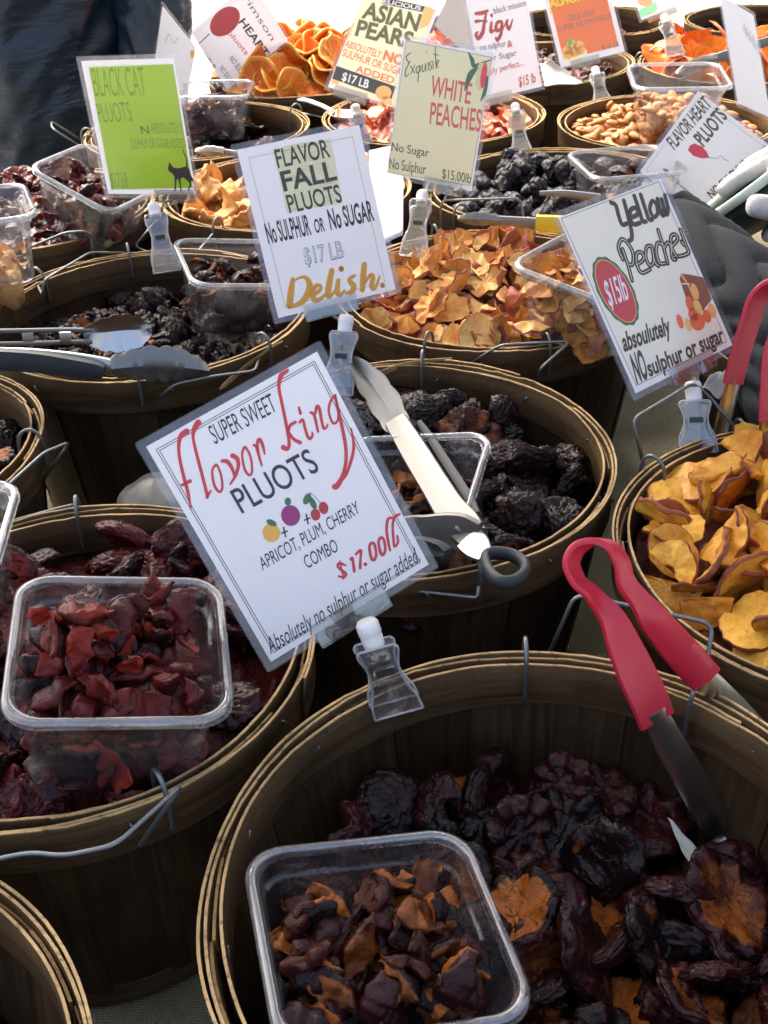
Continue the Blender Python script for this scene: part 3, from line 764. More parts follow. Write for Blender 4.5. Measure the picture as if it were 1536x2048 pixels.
for k in TUBS: tub(TUBS[k], TL[k], {'c8': .070}.get(k, .060))

# ------------------------------------------------------------------ fruit in baskets and tubs
rng = random.Random(4)
def in_tub(keys, cx, cy, grow=.004):
    data = []
    for k in keys:
        inv = TUBS[k].inverted(); data.append(inv)
    def ok(x, y):
        for inv, k in zip(data, keys):
            for zz in (.0, .05):
                q = inv @ V((x+cx, y+cy, TUBS[k].translation.z-zz))
                if abs(q.x) < .050+grow and abs(q.y) < .050+grow: return False
        return True
    return ok
P_DARK = [pluot_mesh('pluot', 10+i, F_PLUOT, r=.0235) for i in range(9)]
P_RED = [pluot_mesh('red_pluot', 40+i, F_RED, r=.0225) for i in range(7)]
P_BLK = [pluot_mesh('black_pluot', 60+i, F_BLACK, r=.0235) for i in range(7)]
K_DARK = [chunk_mesh('chunk', 10+i, F_PLUOT) for i in range(14)]
K_RED = [chunk_mesh('red_chunk', 30+i, F_RED) for i in range(14)]
K_BLK = [chunk_mesh('black_chunk', 50+i, F_BLACK, .023, .015) for i in range(6)]
SL = [slice_mesh('slice', 10+i, F_PEACH, r=.0265, T=.0048, curl=.85, pit=(i == 3), peel=(i == 6), sector=(i in (3, 7))) for i in range(9)]
CH = [slice_mesh('chip', 30+i, F_CHIP, r=.021, T=.0022, curl=2.0, sector=(i % 3 != 0), pit=(i % 4 == 1), peel=(i % 3 == 1)) for i in range(12)]
PK = [slice_mesh('pink', 50+i, F_PINK, r=.02, T=.005, curl=1.6, sector=True) for i in range(4)]
PE = [slice_mesh('pear', 60+i, F_PEAR, r=.024, T=.006, curl=2.4, pit=(i == 1)) for i in range(5)]
PS = [slice_mesh('pers', 70+i, F_PERS, r=.034, T=.005, curl=1.8) for i in range(4)]
AL = [almond_mesh('almond', i, F_ALM) for i in range(6)]
FG = [fig_mesh('fig', i, F_FIG) for i in range(6)]
OR = [orange_mesh('orange', i, F_ORNG) for i in range(5)]
RA = [pluot_mesh('raisin', 90+i, F_RAIS, r=.011, hole=True) for i in range(4)]
def fill(k, level, lean, mat, pieces, n, r, t, name, label, cat, group, tubs=(), tilt=22, rad=None, flip=.3, dome=0.0, scale=(.85, 1.15), cap=.03):
    cx, cy, R = BK[k]; rad = rad or (R-.02)
    def lv(x, y): return level+dome*(1-(x*x+y*y)/(rad*rad))+lean[0]*x/rad+lean[1]*y/rad
    rin = R*.79+(R-.0068-R*.79)*min(1, (level/HR))-.006
    M4 = Matrix.Translation((cx, cy, 0))
    mound('fruit_heap', rin, lv, mat, M4, label.replace('piece', 'mass').split(' lying')[0]+' heaped below the top layer', 'fruit heap')
    ok = in_tub(tubs, cx, cy) if tubs else None
    h = Heap(R, lv)
    return scatter(n, pieces, h, min(rad, rin)-r*.45, r, t, name, label, cat, group, M4, rng, tilt, scale, 'disc', ok, flip, lambda x, y: lv(x, y)+cap)
fill('A', .098, (-.004, .012), F_PLUOT, P_DARK, 80, .0235, .019, 'dried_pluot', 'dark dried pluot half lying in the large front basket', 'dried fruit', 'pluot halves in the front basket', ('c2',), 28, flip=.36, cap=.038, scale=(.8, 1.2))
fill('B', .168, (0, .004), F_RED, P_RED, 66, .0220, .016, 'red_pluot', 'dark red dried pluot half lying in the front left basket', 'dried fruit', 'pluot halves in the front left basket', (), 24, dome=.012, flip=.35)
fill('C', .150, (.0, .006), F_BLACK, P_BLK, 70, .0230, .018, 'black_pluot', 'black wrinkled pluot half lying under the steel locking tongs', 'dried fruit', 'pluot halves under the locking tongs', ('c3',), 24, flip=.45)
fill('D', .140, (0, .01), F_BLACK, P_BLK, 150, .0225, .015, 'dried_plum', 'small black dried plum lying in the deep basket with two tongs', 'dried fruit', 'dried plums in the deep basket', ('c4',), 26, scale=(.5, .72), flip=.6)
fill('E', .165, (0, .012), F_CHIP, CH, 170, .019, .0075, 'peach_chip', 'thin curled peach chip lying in the middle basket', 'dried fruit', 'peach chips in the middle basket', ('c7',), 34, dome=.022)
fill('F', .176, (0, .006), F_PEACH, SL, 165, .0250, .010, 'peach_slice', 'golden dried peach slice lying in the basket at the right edge', 'dried fruit', 'peach slices in the right basket', (), 34, dome=.020, scale=(.62, 1.02))
fill('G', .172, (0, .01), F_ALM, AL, 240, .010, .0055, 'almond', 'whole almond lying in the almond basket', 'nut', 'almonds in the basket', ('c8',), 14, dome=.016)
fill('H', .166, (0, .01), F_FIG, FG, 85, .014, .018, 'dried_fig', 'black dried fig lying in the fig basket', 'dried fruit', 'figs in the fig basket', ('c9',), 16, dome=.012)
fill('I', .150, (0, 0), F_BLACK, P_BLK, 16, .022, .018, 'black_pluot', 'black pluot half lying in the small basket at the left edge', 'dried fruit', 'pluot halves in the left edge basket')
fill('J', .120, (0, 0), F_BLACK, P_BLK, 20, .022, .018, 'black_pluot', 'black pluot half lying in the bottom left basket', 'dried fruit', 'pluot halves in the bottom left basket')
fill('K', .170, (0, .012), F_RED, P_RED+K_RED, 60, .020, .014, 'red_pluot', 'reddish pluot piece lying in the basket under the lime sign', 'dried fruit', 'pluot pieces under the lime sign', ('c5',), dome=.008)
fill('L', .172, (0, .01), F_PEAR, PE, 50, .022, .014, 'dried_pear', 'crinkled beige dried pear lying beside the white sign', 'dried fruit', 'dried pears beside the white sign', (), 34, dome=.022)
fill('M', .160, (0, 0), F_PLUOT, P_DARK, 22, .022, .018, 'dried_pluot', 'dark pluot half lying in the shaded basket behind the lime sign', 'dried fruit', 'pluot halves in the shaded basket', ('c10',))
fill('N', .190, (0, .015), F_ORNG, OR, 60, .034, .008, 'orange_slice', 'dried orange slice lying in the heaped orange basket', 'dried fruit', 'orange slices in the basket', (), 36, dome=.045)
fill('P', .172, (0, .008), F_PINK, PK, 50, .018, .012, 'peach_piece', 'pink dried peach piece lying behind the cream signs', 'dried fruit', 'peach pieces behind the cream signs', (), 34, dome=.01)
fill('Q', .168, (0, .01), F_RAIS, RA, 110, .011, .011, 'raisin', 'brown raisin lying in the raisin basket', 'dried fruit', 'raisins in the basket', (), 26, dome=.015)
fill('R', .182, (0, .01), F_PERS, PS, 26, .03, .013, 'peach_half', 'bright orange dried peach half lying in the top right basket', 'dried fruit', 'orange peach halves at the top right', (), 40, dome=.03)
fill('S', .160, (0, 0), F_BLACK, P_BLK, 20, .022, .018, 'black_pluot', 'black fruit lying in the paper lined basket with red tongs', 'dried fruit', 'black fruit in the paper lined basket')
fill('T', .17, (0, .01), F_PINK, PK, 24, .018, .012, 'peach_piece', 'pinkish peach piece lying in a far basket behind the cream signs', 'dried fruit', 'peach pieces in the far basket', (), 34)
fill('U', .15, (0, 0), F_RAIS, RA, 40, .011, .011, 'raisin', 'dark raisin lying in the far basket behind the almond sign', 'dried fruit', 'raisins in the far basket')
fill('V', .16, (0, 0), F_RAIS, RA, 40, .011, .011, 'raisin', 'dark raisin lying in the far basket at the top right corner', 'dried fruit', 'raisins in the top right basket')
def fill_tub(k, level, mat, pieces, n, r, t, name, label, group, tilt=30, scale=(.8, 1.1), dome=.008, lean=(0, 0), hw=.0455, core=.036):
    M4 = TUBS[k]
    def lv(x, y): return level+dome*(1-(x*x+y*y)/.004)+lean[0]*x/.05+lean[1]*y/.05
    def deep(x, y): return -.066
    # pieces against the wall, from the floor up, then the top layer
    h = Heap(hw, deep, 24)
    edge = lambda x, y: max(abs(x), abs(y)) > core-.004
    nn = n//2
    o = []
    a = scatter(nn, pieces, h, hw-r*.42, r*.75, t*1.25, name, label, 'dried fruit', group, M4, rng, tilt, scale, 'square', edge)
    for q in a:
        z = (M4.inverted() @ q.matrix_world.translation).z
        if z > level: q.matrix_world = Matrix.Translation(M4.to_3x3() @ V((0, 0, level-z))) @ q.matrix_world
    mound('fruit_heap', core-.004, lv, mat, M4, label.split(' lying')[0]+' filling the middle of '+group.split(' in ')[-1], 'fruit heap', 12, True)
    h = Heap(hw, lambda x, y: lv(x, y)-.006, 24)
    scatter(n-nn, pieces, h, hw-r*.28, r, t, name, label, 'dried fruit', group, M4, rng, tilt, scale, 'square')
fill_tub('c1', -.021, F_RED, K_RED, 112, .013, .009, 'red_pluot_chunk', 'dark red pluot chunk lying in the front left tub', 'pluot chunks in the front left tub', 34, dome=.012)
fill_tub('c2', -.022, F_PLUOT, K_DARK, 112, .013, .009, 'fruit_chunk', 'orange brown pluot chunk lying in the front tub', 'pluot chunks in the front tub', 34, dome=.014)
fill_tub('c3', -.036, F_PLUOT, K_DARK, 34, .013, .009, 'fruit_chunk', 'dark pluot chunk lying in the tub behind the red lettered sign', 'pluot chunks in the tub behind the red lettered sign')
fill_tub('c4', -.026, F_BLACK, K_BLK+K_DARK[:2], 50, .011, .008, 'fruit_chunk', 'black pluot chunk lying in the tub in the deep basket', 'pluot chunks in the tub of the deep basket', dome=.012)
fill_tub('c5', -.026, F_RED, K_RED, 44, .012, .009, 'red_pluot_chunk', 'reddish pluot strip lying in the tilted tub', 'pluot strips in the tilted tub')
fill_tub('c7', -.028, F_CHIP, CH, 46, .016, .008, 'peach_chip', 'peach chip lying in the tub behind the yellow peaches sign', 'peach chips in the tub', 38)
fill_tub('c10', -.030, F_PLUOT, K_DARK, 40, .012, .009, 'fruit_chunk', 'dark pluot chunk lying in the tub of the shaded basket', 'pluot chunks in the shaded tub')
fill_tub('c8', -.044, F_ALM, AL, 60, .010, .007, 'almond', 'almond lying in the frosted tub', 'almonds in the frosted tub', 22, hw=.052, core=.042)
fill_tub('c9', -.030, F_FIG, K_BLK, 26, .012, .009, 'fruit_chunk', 'black fig piece lying in the tub beside the heart sign', 'fig pieces in the tub beside the heart sign')
fill_tub('c6', -.060, F_PEAR, CH, 9, .016, .006, 'peach_chip', 'pale fruit strip lying in the tub at the left edge', 'pale strips in the left edge tub', scale=(.4, .6))
fill_tub('c11', -.045, F_PEAR, K_RED, 20, .012, .009, 'fruit_chunk', 'fruit chunk lying in the tub corner at the left edge', 'fruit chunks in the left edge tub')
# ------------------------------------------------------------------ price signs
INK = {}
def ink(name, col, rough=.6):
    if name not in INK: INK[name] = simple('print_'+name, col, rough)
    return INK[name]
ink('black', (.018, .018, .022)); ink('red', (.62, .035, .045)); ink('olive', (.060, .048, .024)); ink('grey', (.18, .18, .19)); ink('white', (.80, .80, .82))
ink('orange', (.82, .38, .02)); ink('coral', (.74, .13, .085)); ink('lime', (.50, .72, .03)); ink('limedark', (.26, .42, .03)); ink('cat', (.045, .028, .03))
ink('cream', (.90, .85, .52)); ink('bone', (.84, .80, .66)); ink('darkolive', (.10, .095, .03)); ink('leaf', (.045, .17, .05)); ink('green', (.06, .17, .075)); ink('badge', (.55, .055, .055))
ink('peach', (.85, .42, .12)); ink('plum', (.32, .02, .16)); ink('cherry', (.45, .03, .03)); ink('apricot', (.85, .45, .06)); ink('brownprint', (.26, .09, .045)); ink('fruitprint', (.80, .16, .05))
ink('tan', (.78, .66, .36)); ink('line', (.12, .16, .14)); ink('salmon', (.80, .20, .075)); ink('yellow', (.85, .66, .04)); ink('patch', (.85, .50, .16)); ink('faint', (.55, .55, .60)); ink('bgreen', (.12, .48, .20)); ink('pinkred', (.80, .07, .09)); ink('nutprint', (.80, .48, .16))
FONT_CACHE = {}
def text_mesh(s, bold):
    if (s, bold) in FONT_CACHE: return FONT_CACHE[(s, bold)]
    c = bpy.data.curves.new('lettering', 'FONT'); c.body = s; c.offset = bold; c.resolution_u = 4
    o = bpy.data.objects.new('lettering', c); COL.objects.link(o)
    dg = bpy.context.evaluated_depsgraph_get(); me = bpy.data.meshes.new_from_object(o.evaluated_get(dg))
    vs = [v.co.copy() for v in me.vertices]; fs = [tuple(p.vertices) for p in me.polygons]
    x0, x1 = min(v.x for v in vs), max(v.x for v in vs)
    bpy.data.objects.remove(o); bpy.data.curves.remove(c); bpy.data.meshes.remove(me)
    FONT_CACHE[(s, bold)] = (vs, fs, x0, x1); return FONT_CACHE[(s, bold)]
CAPH = .70
class Sign:
    """laminated card; local frame x right, y up, z towards the reader"""
    W, H = .123, .157
    def __init__(s, key, R, t, label, sc=1.0, paper=None):
        s.M = m34(R, t); s.inv = s.M.inverted(); s.t = empty('price_sign'); s.t.matrix_world = s.M; s.key = key
        tag(s.t, label, 'sign', 'laminated price signs clipped to the baskets'); s.bms = {}; s.z = {}
        W, H = s.W, s.H; pw, ph = W-.0100, H-.0100; s.pw, s.ph = pw, ph
        bm = bmesh.new(); bm.faces.new([bm.verts.new((x*pw/2, y*ph/2, 0)) for x, y in ((-1, -1), (1, -1), (1, 1), (-1, 1))]); mesh_obj('paper', bm, paper or PAPER, s.t, False)
        # film: thin rounded slab in front of and behind the paper, welded margin round it
        bm = bmesh.new(); r = .003
        def loop(z, ins=0): return [bm.verts.new((p.x*(W/2-ins)/.5, p.y*(H/2-ins)/.5, z)) for p in [V((q.x, q.y, 0)) for q in rrect(.5, .018, 0, 4)]]
        a, b = loop(.0013), loop(-.0011); grid_faces(bm, [a, b], closed_v=True); bm.faces.new(a); bm.faces.new(b[::-1])
        mesh_obj('laminate', bm, FILM, s.t, False)
        bm = bmesh.new(); rows = []
        for (hx, hy, z) in ((pw/2+.0002, ph/2+.0002, -.0005), (pw/2+.0002, ph/2+.0002, .0006), (W/2-.0006, H/2-.0006, .0006), (W/2-.0006, H/2-.0006, -.0005)):
            rows.append([bm.verts.new((x*hx, y*hy, z)) for x, y in ((1, 1), (-1, 1), (-1, -1), (1, -1))])
        grid_faces(bm, rows, closed_u=True, closed_v=True); mesh_obj('margin', bm, FILMB, s.t, False)
    def L(s, px, py):
        o = s.inv @ CAM; d = s.inv.to_3x3() @ ray(px, py); k = -o.z/d.z; p = o+d*k; return V((p.x, p.y, 0))
    def bm(s, col, z):
        if col not in s.bms: s.bms[col] = bmesh.new()
        return s.bms[col]
    def clipv(s, p):
        return V((max(-s.pw/2+.0003, min(s.pw/2-.0003, p.x)), max(-s.ph/2+.0003, min(s.ph/2-.0003, p.y)), p.z))
    def poly(s, pts, col, layer=1, px=True):
        b = s.bm(col, layer); z = .00008*layer+.00005
        vs = [s.clipv((s.L(*p) if px else V((*p, 0)))+V((0, 0, z))) for p in pts]
        vs = [b.verts.new(v) for v in vs]
        try: f = b.faces.new(vs)
        except ValueError: return
    def rect(s, x0, y0, x1, y1, col, layer=1):
        """fractions of the paper, y down"""
        f = lambda x, y: ((x-.5)*s.pw, (.5-y)*s.ph); s.poly([f(x0, y1), f(x1, y1), f(x1, y0), f(x0, y0)], col, layer, False)
    def border(s, m, wd, col='line', layer=2, my=None):
        my = my if my is not None else m*s.pw/s.ph; wx, wy = wd/s.pw, wd/s.ph
        s.rect(m, my, 1-m, my+wy, col, layer); s.rect(m, 1-my-wy, 1-m, 1-my, col, layer)
        s.rect(m, my+wy, m+wx, 1-my-wy, col, layer); s.rect(1-m-wx, my+wy, 1-m, 1-my-wy, col, layer)
    def ell(s, cx, cy, ax, ay, rotd, col, layer=3, n=28, scal=0):
        """ellipse in picture units seen on the card"""
        a0 = R_(rotd); pts = []
        for k in range(n):
            a = 2*math.pi*k/n; f = 1+(scal*math.cos(a*14) if scal else 0)
            x, y = ax*f*math.cos(a), ay*f*math.sin(a); pts.append((cx+x*math.cos(a0)-y*math.sin(a0), cy+x*math.sin(a0)+y*math.cos(a0)))
        s.poly(pts[::-1], col, layer)
    def text(s, st, p0, p1, top, col, layer=3, bold=0.0):
        vs, fs, x0, x1 = text_mesh(st, bold); a = s.L(*p0); b = s.L(*p1); u = s.L(*top)-a
        ex = (b-a)/(x1-x0); ey = u/CAPH; bm = s.bm(col, layer); z = .00008*layer+.00005
        nv = [bm.verts.new(s.clipv(a+ex*(v.x-x0)+ey*v.y+V((0, 0, z)))) for v in vs]
        for f in fs:
            try: bm.faces.new([nv[i] for i in f])
            except ValueError: pass
    def stroke(s, pts, tr, col, layer=3, closed=False, wk=1.0, n=5):
        """pts: (x, y, width) in crop units; tr maps crop units to picture units"""
        f, ox, oy = tr; P = [(x/f+ox, y/f+oy, w_/f) for x, y, w_ in pts]
        P = smooth_path(P, n, closed)
        if closed: P.append(P[0])
        loc = []
        for x, y, w_ in P:
            a = s.L(x, y); b = s.L(x+1, y); c = s.L(x, y+1); loc.append((a, w_*.5*wk*((b-a).length+(c-a).length)/2))
        bm = s.bm(col, layer); z = V((0, 0, .00008*layer+.00005)); prev = None
        for i, (p, w_) in enumerate(loc):
            t = loc[min(i+1, len(loc)-1)][0]-loc[max(i-1, 0)][0]
            if t.length < 1e-9: continue
            t.normalize(); nn = V((-t.y, t.x, 0))*w_
            cur = (bm.verts.new(s.clipv(p+nn+z)), bm.verts.new(s.clipv(p-nn+z)))
            if prev: bm.faces.new((prev[0], prev[1], cur[1], cur[0]))
            prev = cur
        if not closed:
            for p, w_ in (loc[0], loc[-1]):
                q = [bm.verts.new(s.clipv(p+V((math.cos(a), math.sin(a), 0))*w_+z*1.03)) for a in [2*math.pi*k/10 for k in range(10)]]; bm.faces.new(q)
    def done(s):
        for c, b in s.bms.items():
            for f in b.faces:
                f.normal_update()
                if f.normal.z < 0: f.normal_flip()
            me = bpy.data.meshes.new('lettering'); b.to_mesh(me); b.free(); me.materials.append(INK[c])
            o = bpy.data.objects.new('lettering' if c in LETTER else 'printed_art', me); COL.objects.link(o); o.parent = s.t
LETTER = {'black', 'red', 'olive', 'grey', 'orange', 'coral', 'limedark', 'darkolive', 'white', 'salmon', 'yellow', 'pinkred'}

# --- red lettered sign in front
s = Sign('king', [0.8602, -0.4152, 0.2963, 0.4292, 0.2754, -0.8602, 0.2755, 0.867, 0.4151], [-0.053, 0.555, 0.2981], 'large tilted white sign with red script reading flavor king')
s.border(.035, .0004, 'black'); s.border(.047, .0004, 'black')
T2, T3, T4 = (4.042, 260, 680), (4.042, 520, 680), (3.84, 500, 960)
s.text('SUPER SWEET', (430, 889), (555, 821), (414, 853), 'black')
s.text('PLUOTS', (484, 1027), (640, 940), (458, 982), 'black', bold=.006)
s.text('APRICOT, PLUM, CHERRY', (525, 1141), (721, 1025), (515, 1116), 'black')
s.text('COMBO', (614, 1138), (678, 1101), (604, 1113), 'black')
s.text('Absolutely no sulphur or sugar added.', (541, 1308), (841, 1122), (531, 1275), 'black')
for st in ([(458, 738, 36), (412, 772, 30), (394, 850, 22), (400, 950, 20), (430, 1090, 21), (465, 1220, 22), (492, 1360, 10)], [(420, 1172, 18), (452, 1158, 18), (485, 1140, 24)],
           [(552, 668, 40), (522, 715, 32), (510, 790, 19), (540, 930, 20), (585, 1100, 20), (615, 1220, 20), (625, 1272, 18)], [(622, 1268, 22), (652, 1218, 12)],
           [(745, 978, 22), (790, 985, 26), (830, 1050, 20), (845, 1105, 16)], [(828, 935, 30), (866, 960, 28), (875, 1020, 22), (850, 1100, 20), (808, 1168, 10)],
           [(1000, 850, 16), (1022, 862, 22), (1040, 930, 18), (1065, 1015, 12)], [(1036, 890, 12), (1030, 830, 18), (1046, 803, 22), (1072, 850, 20), (1088, 920, 12)]):
    s.stroke(st, T2, 'red', wk=1.32)
for st in ([(690, 1012, 18), (664, 1060, 16), (680, 1170, 18), (722, 1228, 18), (746, 1190, 16), (735, 1090, 16), (706, 1018, 16)], [(922, 872, 18), (906, 930, 16), (925, 1040, 18), (962, 1092, 18), (986, 1060, 16), (975, 950, 16), (938, 872, 16)]):
    s.stroke(st, T2, 'red', closed=True, wk=1.2)
for st in ([(212, 246, 34), (168, 290, 30), (152, 380, 21), (178, 520, 20), (215, 700, 21), (235, 830, 21), (222, 880, 24), (188, 868, 32)], [(228, 740, 18), (242, 692, 20), (284, 664, 20)], [(225, 740, 18), (270, 800, 20), (325, 830, 24)],
           [(313, 545, 14), (326, 592, 20)], [(320, 665, 16), (345, 645, 18), (365, 720, 18), (385, 780, 19), (405, 798, 19), (424, 770, 16), (420, 745, 10)],
           [(408, 585, 16), (438, 610, 18), (468, 740, 16)], [(445, 600, 14), (460, 537, 22), (480, 560, 22), (495, 640, 18), (515, 715, 18), (540, 700, 14), (546, 680, 10)],
           [(605, 445, 16), (625, 540, 18), (660, 690, 22), (690, 850, 22), (694, 980, 22), (668, 1100, 28), (622, 1178, 36), (602, 1185, 36)], [(735, 715, 10), (755, 820, 18), (750, 920, 20), (700, 1080, 18), (660, 1135, 12)]):
    s.stroke(st, T3, 'red', wk=1.32)
s.stroke([(604, 446, 16), (568, 500, 18), (555, 580, 16), (588, 670, 18), (628, 650, 16), (630, 560, 14), (612, 470, 14)], T3, 'red', closed=True, wk=1.2)
for st in ([(735, 655, 12), (690, 640, 20), (672, 660, 18), (700, 690, 18), (735, 720, 20), (720, 745, 18), (680, 738, 12)], [(690, 622, 10), (718, 760, 10)],
           [(770, 612, 14), (785, 600, 18), (800, 700, 20)], [(812, 570, 16), (850, 540, 20), (848, 600, 16), (845, 675, 20)], [(883, 645, 22), (888, 648, 22)],
           [(1100, 290, 16), (1060, 300, 20), (1048, 380, 18), (1060, 470, 18), (1075, 540, 14)], [(1148, 262, 16), (1110, 285, 20), (1095, 350, 16), (1100, 440, 18), (1108, 510, 16), (1135, 480, 16), (1130, 430, 14)]):
    s.stroke(st, T4, 'red', wk=1.2)
for cx, cy in ((942, 548), (1012, 508)):
    s.stroke([(cx-8, cy-66, 20), (cx-26, cy-30, 18), (cx-10, cy+50, 20), (cx+12, cy+64, 20), (cx+26, cy+20, 18), (cx+14, cy-50, 18)], T4, 'red', closed=True, wk=1.2)
q = lambda x, y: (x/3.84+500, y/3.84+960)
s.ell(*q(163, 405), 17.5, 19, -20, 'apricot'); s.ell(*q(165, 328), 11, 6, 25, 'leaf', 4); s.ell(*q(311, 272), 19, 21, -15, 'plum'); s.ell(*q(290, 165), 6.5, 8, 0, 'leaf', 4)
s.ell(*q(502, 266), 9.5, 12, -10, 'cherry', 4); s.ell(*q(564, 214), 9.5, 12.5, -10, 'cherry', 4); s.ell(*q(437, 145), 7, 12, 25, 'leaf', 3); s.ell(*q(482, 178), 6, 13, -25, 'leaf', 3)
s.stroke([(458, 92, 4), (500, 130, 4), (545, 180, 4)], T4, 'darkolive'); s.stroke([(460, 95, 4), (475, 160, 4), (495, 235, 4)], T4, 'darkolive')
for cx, cy in ((265, 400), (438, 300)): s.stroke([(cx-8, cy-36, 12), (cx+8, cy+36, 12)], T4, 'black', n=2); s.stroke([(cx-20, cy+8, 12), (cx+20, cy-8, 12)], T4, 'black', n=2)
s.done(); SK = s

# --- white sign with yellow backed title
s = Sign('fall', [0.9391, -0.1814, 0.2917, 0.3386, 0.3462, -0.8749, 0.0577, 0.9205, 0.3865], [-0.0468, 0.978, 0.325], 'white sign reading flavor fall pluots with the word Delish in orange')
s.border(.075, .0003, 'line'); TF = (3.84, 440, 240); q = lambda x, y: (x/3.84+440, y/3.84+240)
s.poly([q(515, 712), q(945, 640), q(850, 140), q(400, 220)], 'cream')
rr_ = random.Random(3)
for k in range(26):
    y = 225+k*19; x = 405+k*4.6
    for j in range(3):
        xa = x+rr_.uniform(0, 330); s.stroke([(xa, y-(xa-x)*.17, 3), (xa+40, y-(xa-x)*.17-16, 4), (xa+90, y-(xa-x)*.17-14, 3)], TF, 'tan', 2, n=3)
s.text('FLAVOR', q(445, 368), q(850, 282), q(412, 228), 'olive', bold=.012); s.text('FALL', q(490, 546), q(902, 455), q(455, 400), 'olive', bold=.025); s.text('PLUOTS', q(535, 715), q(942, 628), q(500, 578), 'olive', bold=.012)
s.text('No SULPHUR', q(372, 950), q(705, 878), q(335, 795), 'black', bold=.02); s.text('OR', q(733, 868), q(808, 850), q(715, 765), 'black', bold=.02); s.text('No SUGAR', q(850, 842), q(1188, 768), q(818, 688), 'black', bold=.02)
s.text('$17 LB', q(655, 1112), q(958, 1052), q(630, 985), 'grey', bold=.02); s.text('$17 LB', q(653, 1108), q(956, 1049), q(630, 985), 'white', 4, bold=-.006)
for st in ([(558, 1222, 24), (545, 1320, 38), (533, 1425, 40)], [(535, 1436, 20), (620, 1405, 32), (675, 1335, 42), (688, 1262, 36), (655, 1210, 22), (600, 1216, 14), (552, 1250, 10)],
           [(716, 1345, 18), (762, 1312, 24), (772, 1276, 20), (738, 1272, 24), (712, 1330, 30), (728, 1384, 32), (780, 1368, 22), (818, 1325, 12)],
           [(858, 1158, 32), (838, 1260, 36), (828, 1345, 34), (850, 1352, 20), (880, 1310, 12)], [(908, 1232, 26), (900, 1320, 32), (925, 1346, 22), (955, 1305, 12)], [(930, 1142, 32), (932, 1145, 32)],
           [(1032, 1196, 18), (992, 1228, 26), (1028, 1280, 34), (1002, 1328, 28), (965, 1325, 14)], [(1108, 1110, 32), (1098, 1220, 36), (1092, 1305, 30)], [(1095, 1280, 12), (1148, 1198, 22), (1174, 1206, 28), (1164, 1282, 28), (1192, 1290, 20), (1226, 1198, 12)], [(1247, 1270, 28), (1249, 1272, 28)]):
    s.stroke(st, TF, 'orange', wk=1.35)
s.done(); SF = s

# --- lime sign
s = Sign('cat', [0.9518, -0.0395, -0.3041, -0.3028, 0.0357, -0.9524, 0.0485, 0.9986, 0.022], [-0.2553, 1.2967, 0.3313], 'lime green sign with a black cat silhouette at its foot')
s.border(.045, .0003, 'faint')
s.poly([(223, 379), (386, 376), (346, 128), (177, 134)], 'lime')
s.text('BLACK CAT', (191, 193), (294, 191), (181, 135), 'limedark', bold=-.006); s.text('PLUOTS', (199, 245), (266, 242), (190, 206), 'limedark', bold=-.006)
s.text('N', (284, 268), (299, 267), (281, 252), 'darkolive'); s.text('ABSOLUTELY', (304, 267), (366, 266), (300, 246), 'limedark', bold=-.008); s.text('SULPHUR OR SUGAR ADDED', (264, 297), (371, 296), (260, 277), 'limedark', bold=-.008); s.text('$17 LB', (223, 376), (257, 375), (219, 345), 'limedark', bold=-.008)
q = lambda x, y: (x/3.84, y/3.84+280)
b_ = [(1300, 165), (1318, 195), (1337, 212), (1380, 216), (1425, 202), (1448, 215), (1470, 275), (1490, 306), (1466, 320), (1440, 315), (1410, 287), (1372, 302), (1345, 296), (1328, 262), (1300, 240), (1290, 225)]
s.poly([q(*p) for p in b_][::-1], 'cat', 3)
TC = (3.84, 0, 280)
for st in ([(1436, 212, 14), (1432, 150, 9), (1412, 95, 8), (1404, 76, 6)], [(1350, 290, 20), (1348, 340, 11), (1345, 386, 12)], [(1376, 290, 20), (1386, 345, 11), (1390, 388, 12)], [(1448, 300, 24), (1462, 340, 12), (1446, 384, 11)], [(1478, 300, 20), (1494, 340, 11), (1497, 384, 11)]): s.stroke(st, TC, 'cat')
s.done(); SC = s

# --- cream sign, coral letters
s = Sign('white', [0.8381, 0.1696, -0.5185, -0.5426, 0.1607, -0.8245, -0.0566, 0.9723, 0.2267], [0.0809, 1.3132, 0.3275], 'cream sign reading white peaches in coral letters with a painted peach')
TW = (3.84, 600, 0); q = lambda x, y: (x/3.84+600, y/3.84)
s.poly([(774, 345), (940.5, 371), (984, 115), (813.5, 80.7)], 'cream')
for a, b in (((774, 345), (940, 371)), ((940, 371), (984, 115)), ((984, 115), (813, 80.7)), ((813, 80.7), (774, 345))): s.stroke([(*a, 1), (*b, 1)], (1, 0, 0), 'line', 2, n=1)
for st in ([(850, 405, 6), (815, 440, 9), (835, 485, 8), (812, 540, 9), (812, 590, 8), (838, 565, 5)], [(832, 485, 6), (850, 470, 6)], [(850, 505, 7), (880, 560, 8)], [(882, 500, 6), (852, 565, 6)], [(925, 505, 7), (895, 520, 8), (898, 560, 8), (925, 540, 6), (920, 510, 6), (905, 625, 9)], [(940, 495, 7), (940, 548, 8), (960, 535, 6), (965, 485, 7), (968, 545, 6)], [(985, 480, 7), (988, 540, 7)], [(970, 395, 8), (972, 397, 8)], [(1010, 470, 6), (995, 490, 7), (1012, 515, 8), (1000, 540, 6)], [(1020, 470, 7), (1025, 530, 7)], [(1040, 360, 7), (1042, 450, 8), (1048, 525, 7)], [(1022, 415, 5), (1065, 425, 5)], [(1052, 500, 6), (1066, 470, 6), (1055, 462, 6), (1050, 500, 7), (1066, 520, 5)]):
    s.stroke(st, TW, 'darkolive')
s.text('WHITE', q(997, 733), q(1306, 798), q(1016, 578), 'coral', bold=.012); s.text('PEACHES', q(995, 948), q(1385, 1010), q(1008, 782), 'coral', bold=.010)
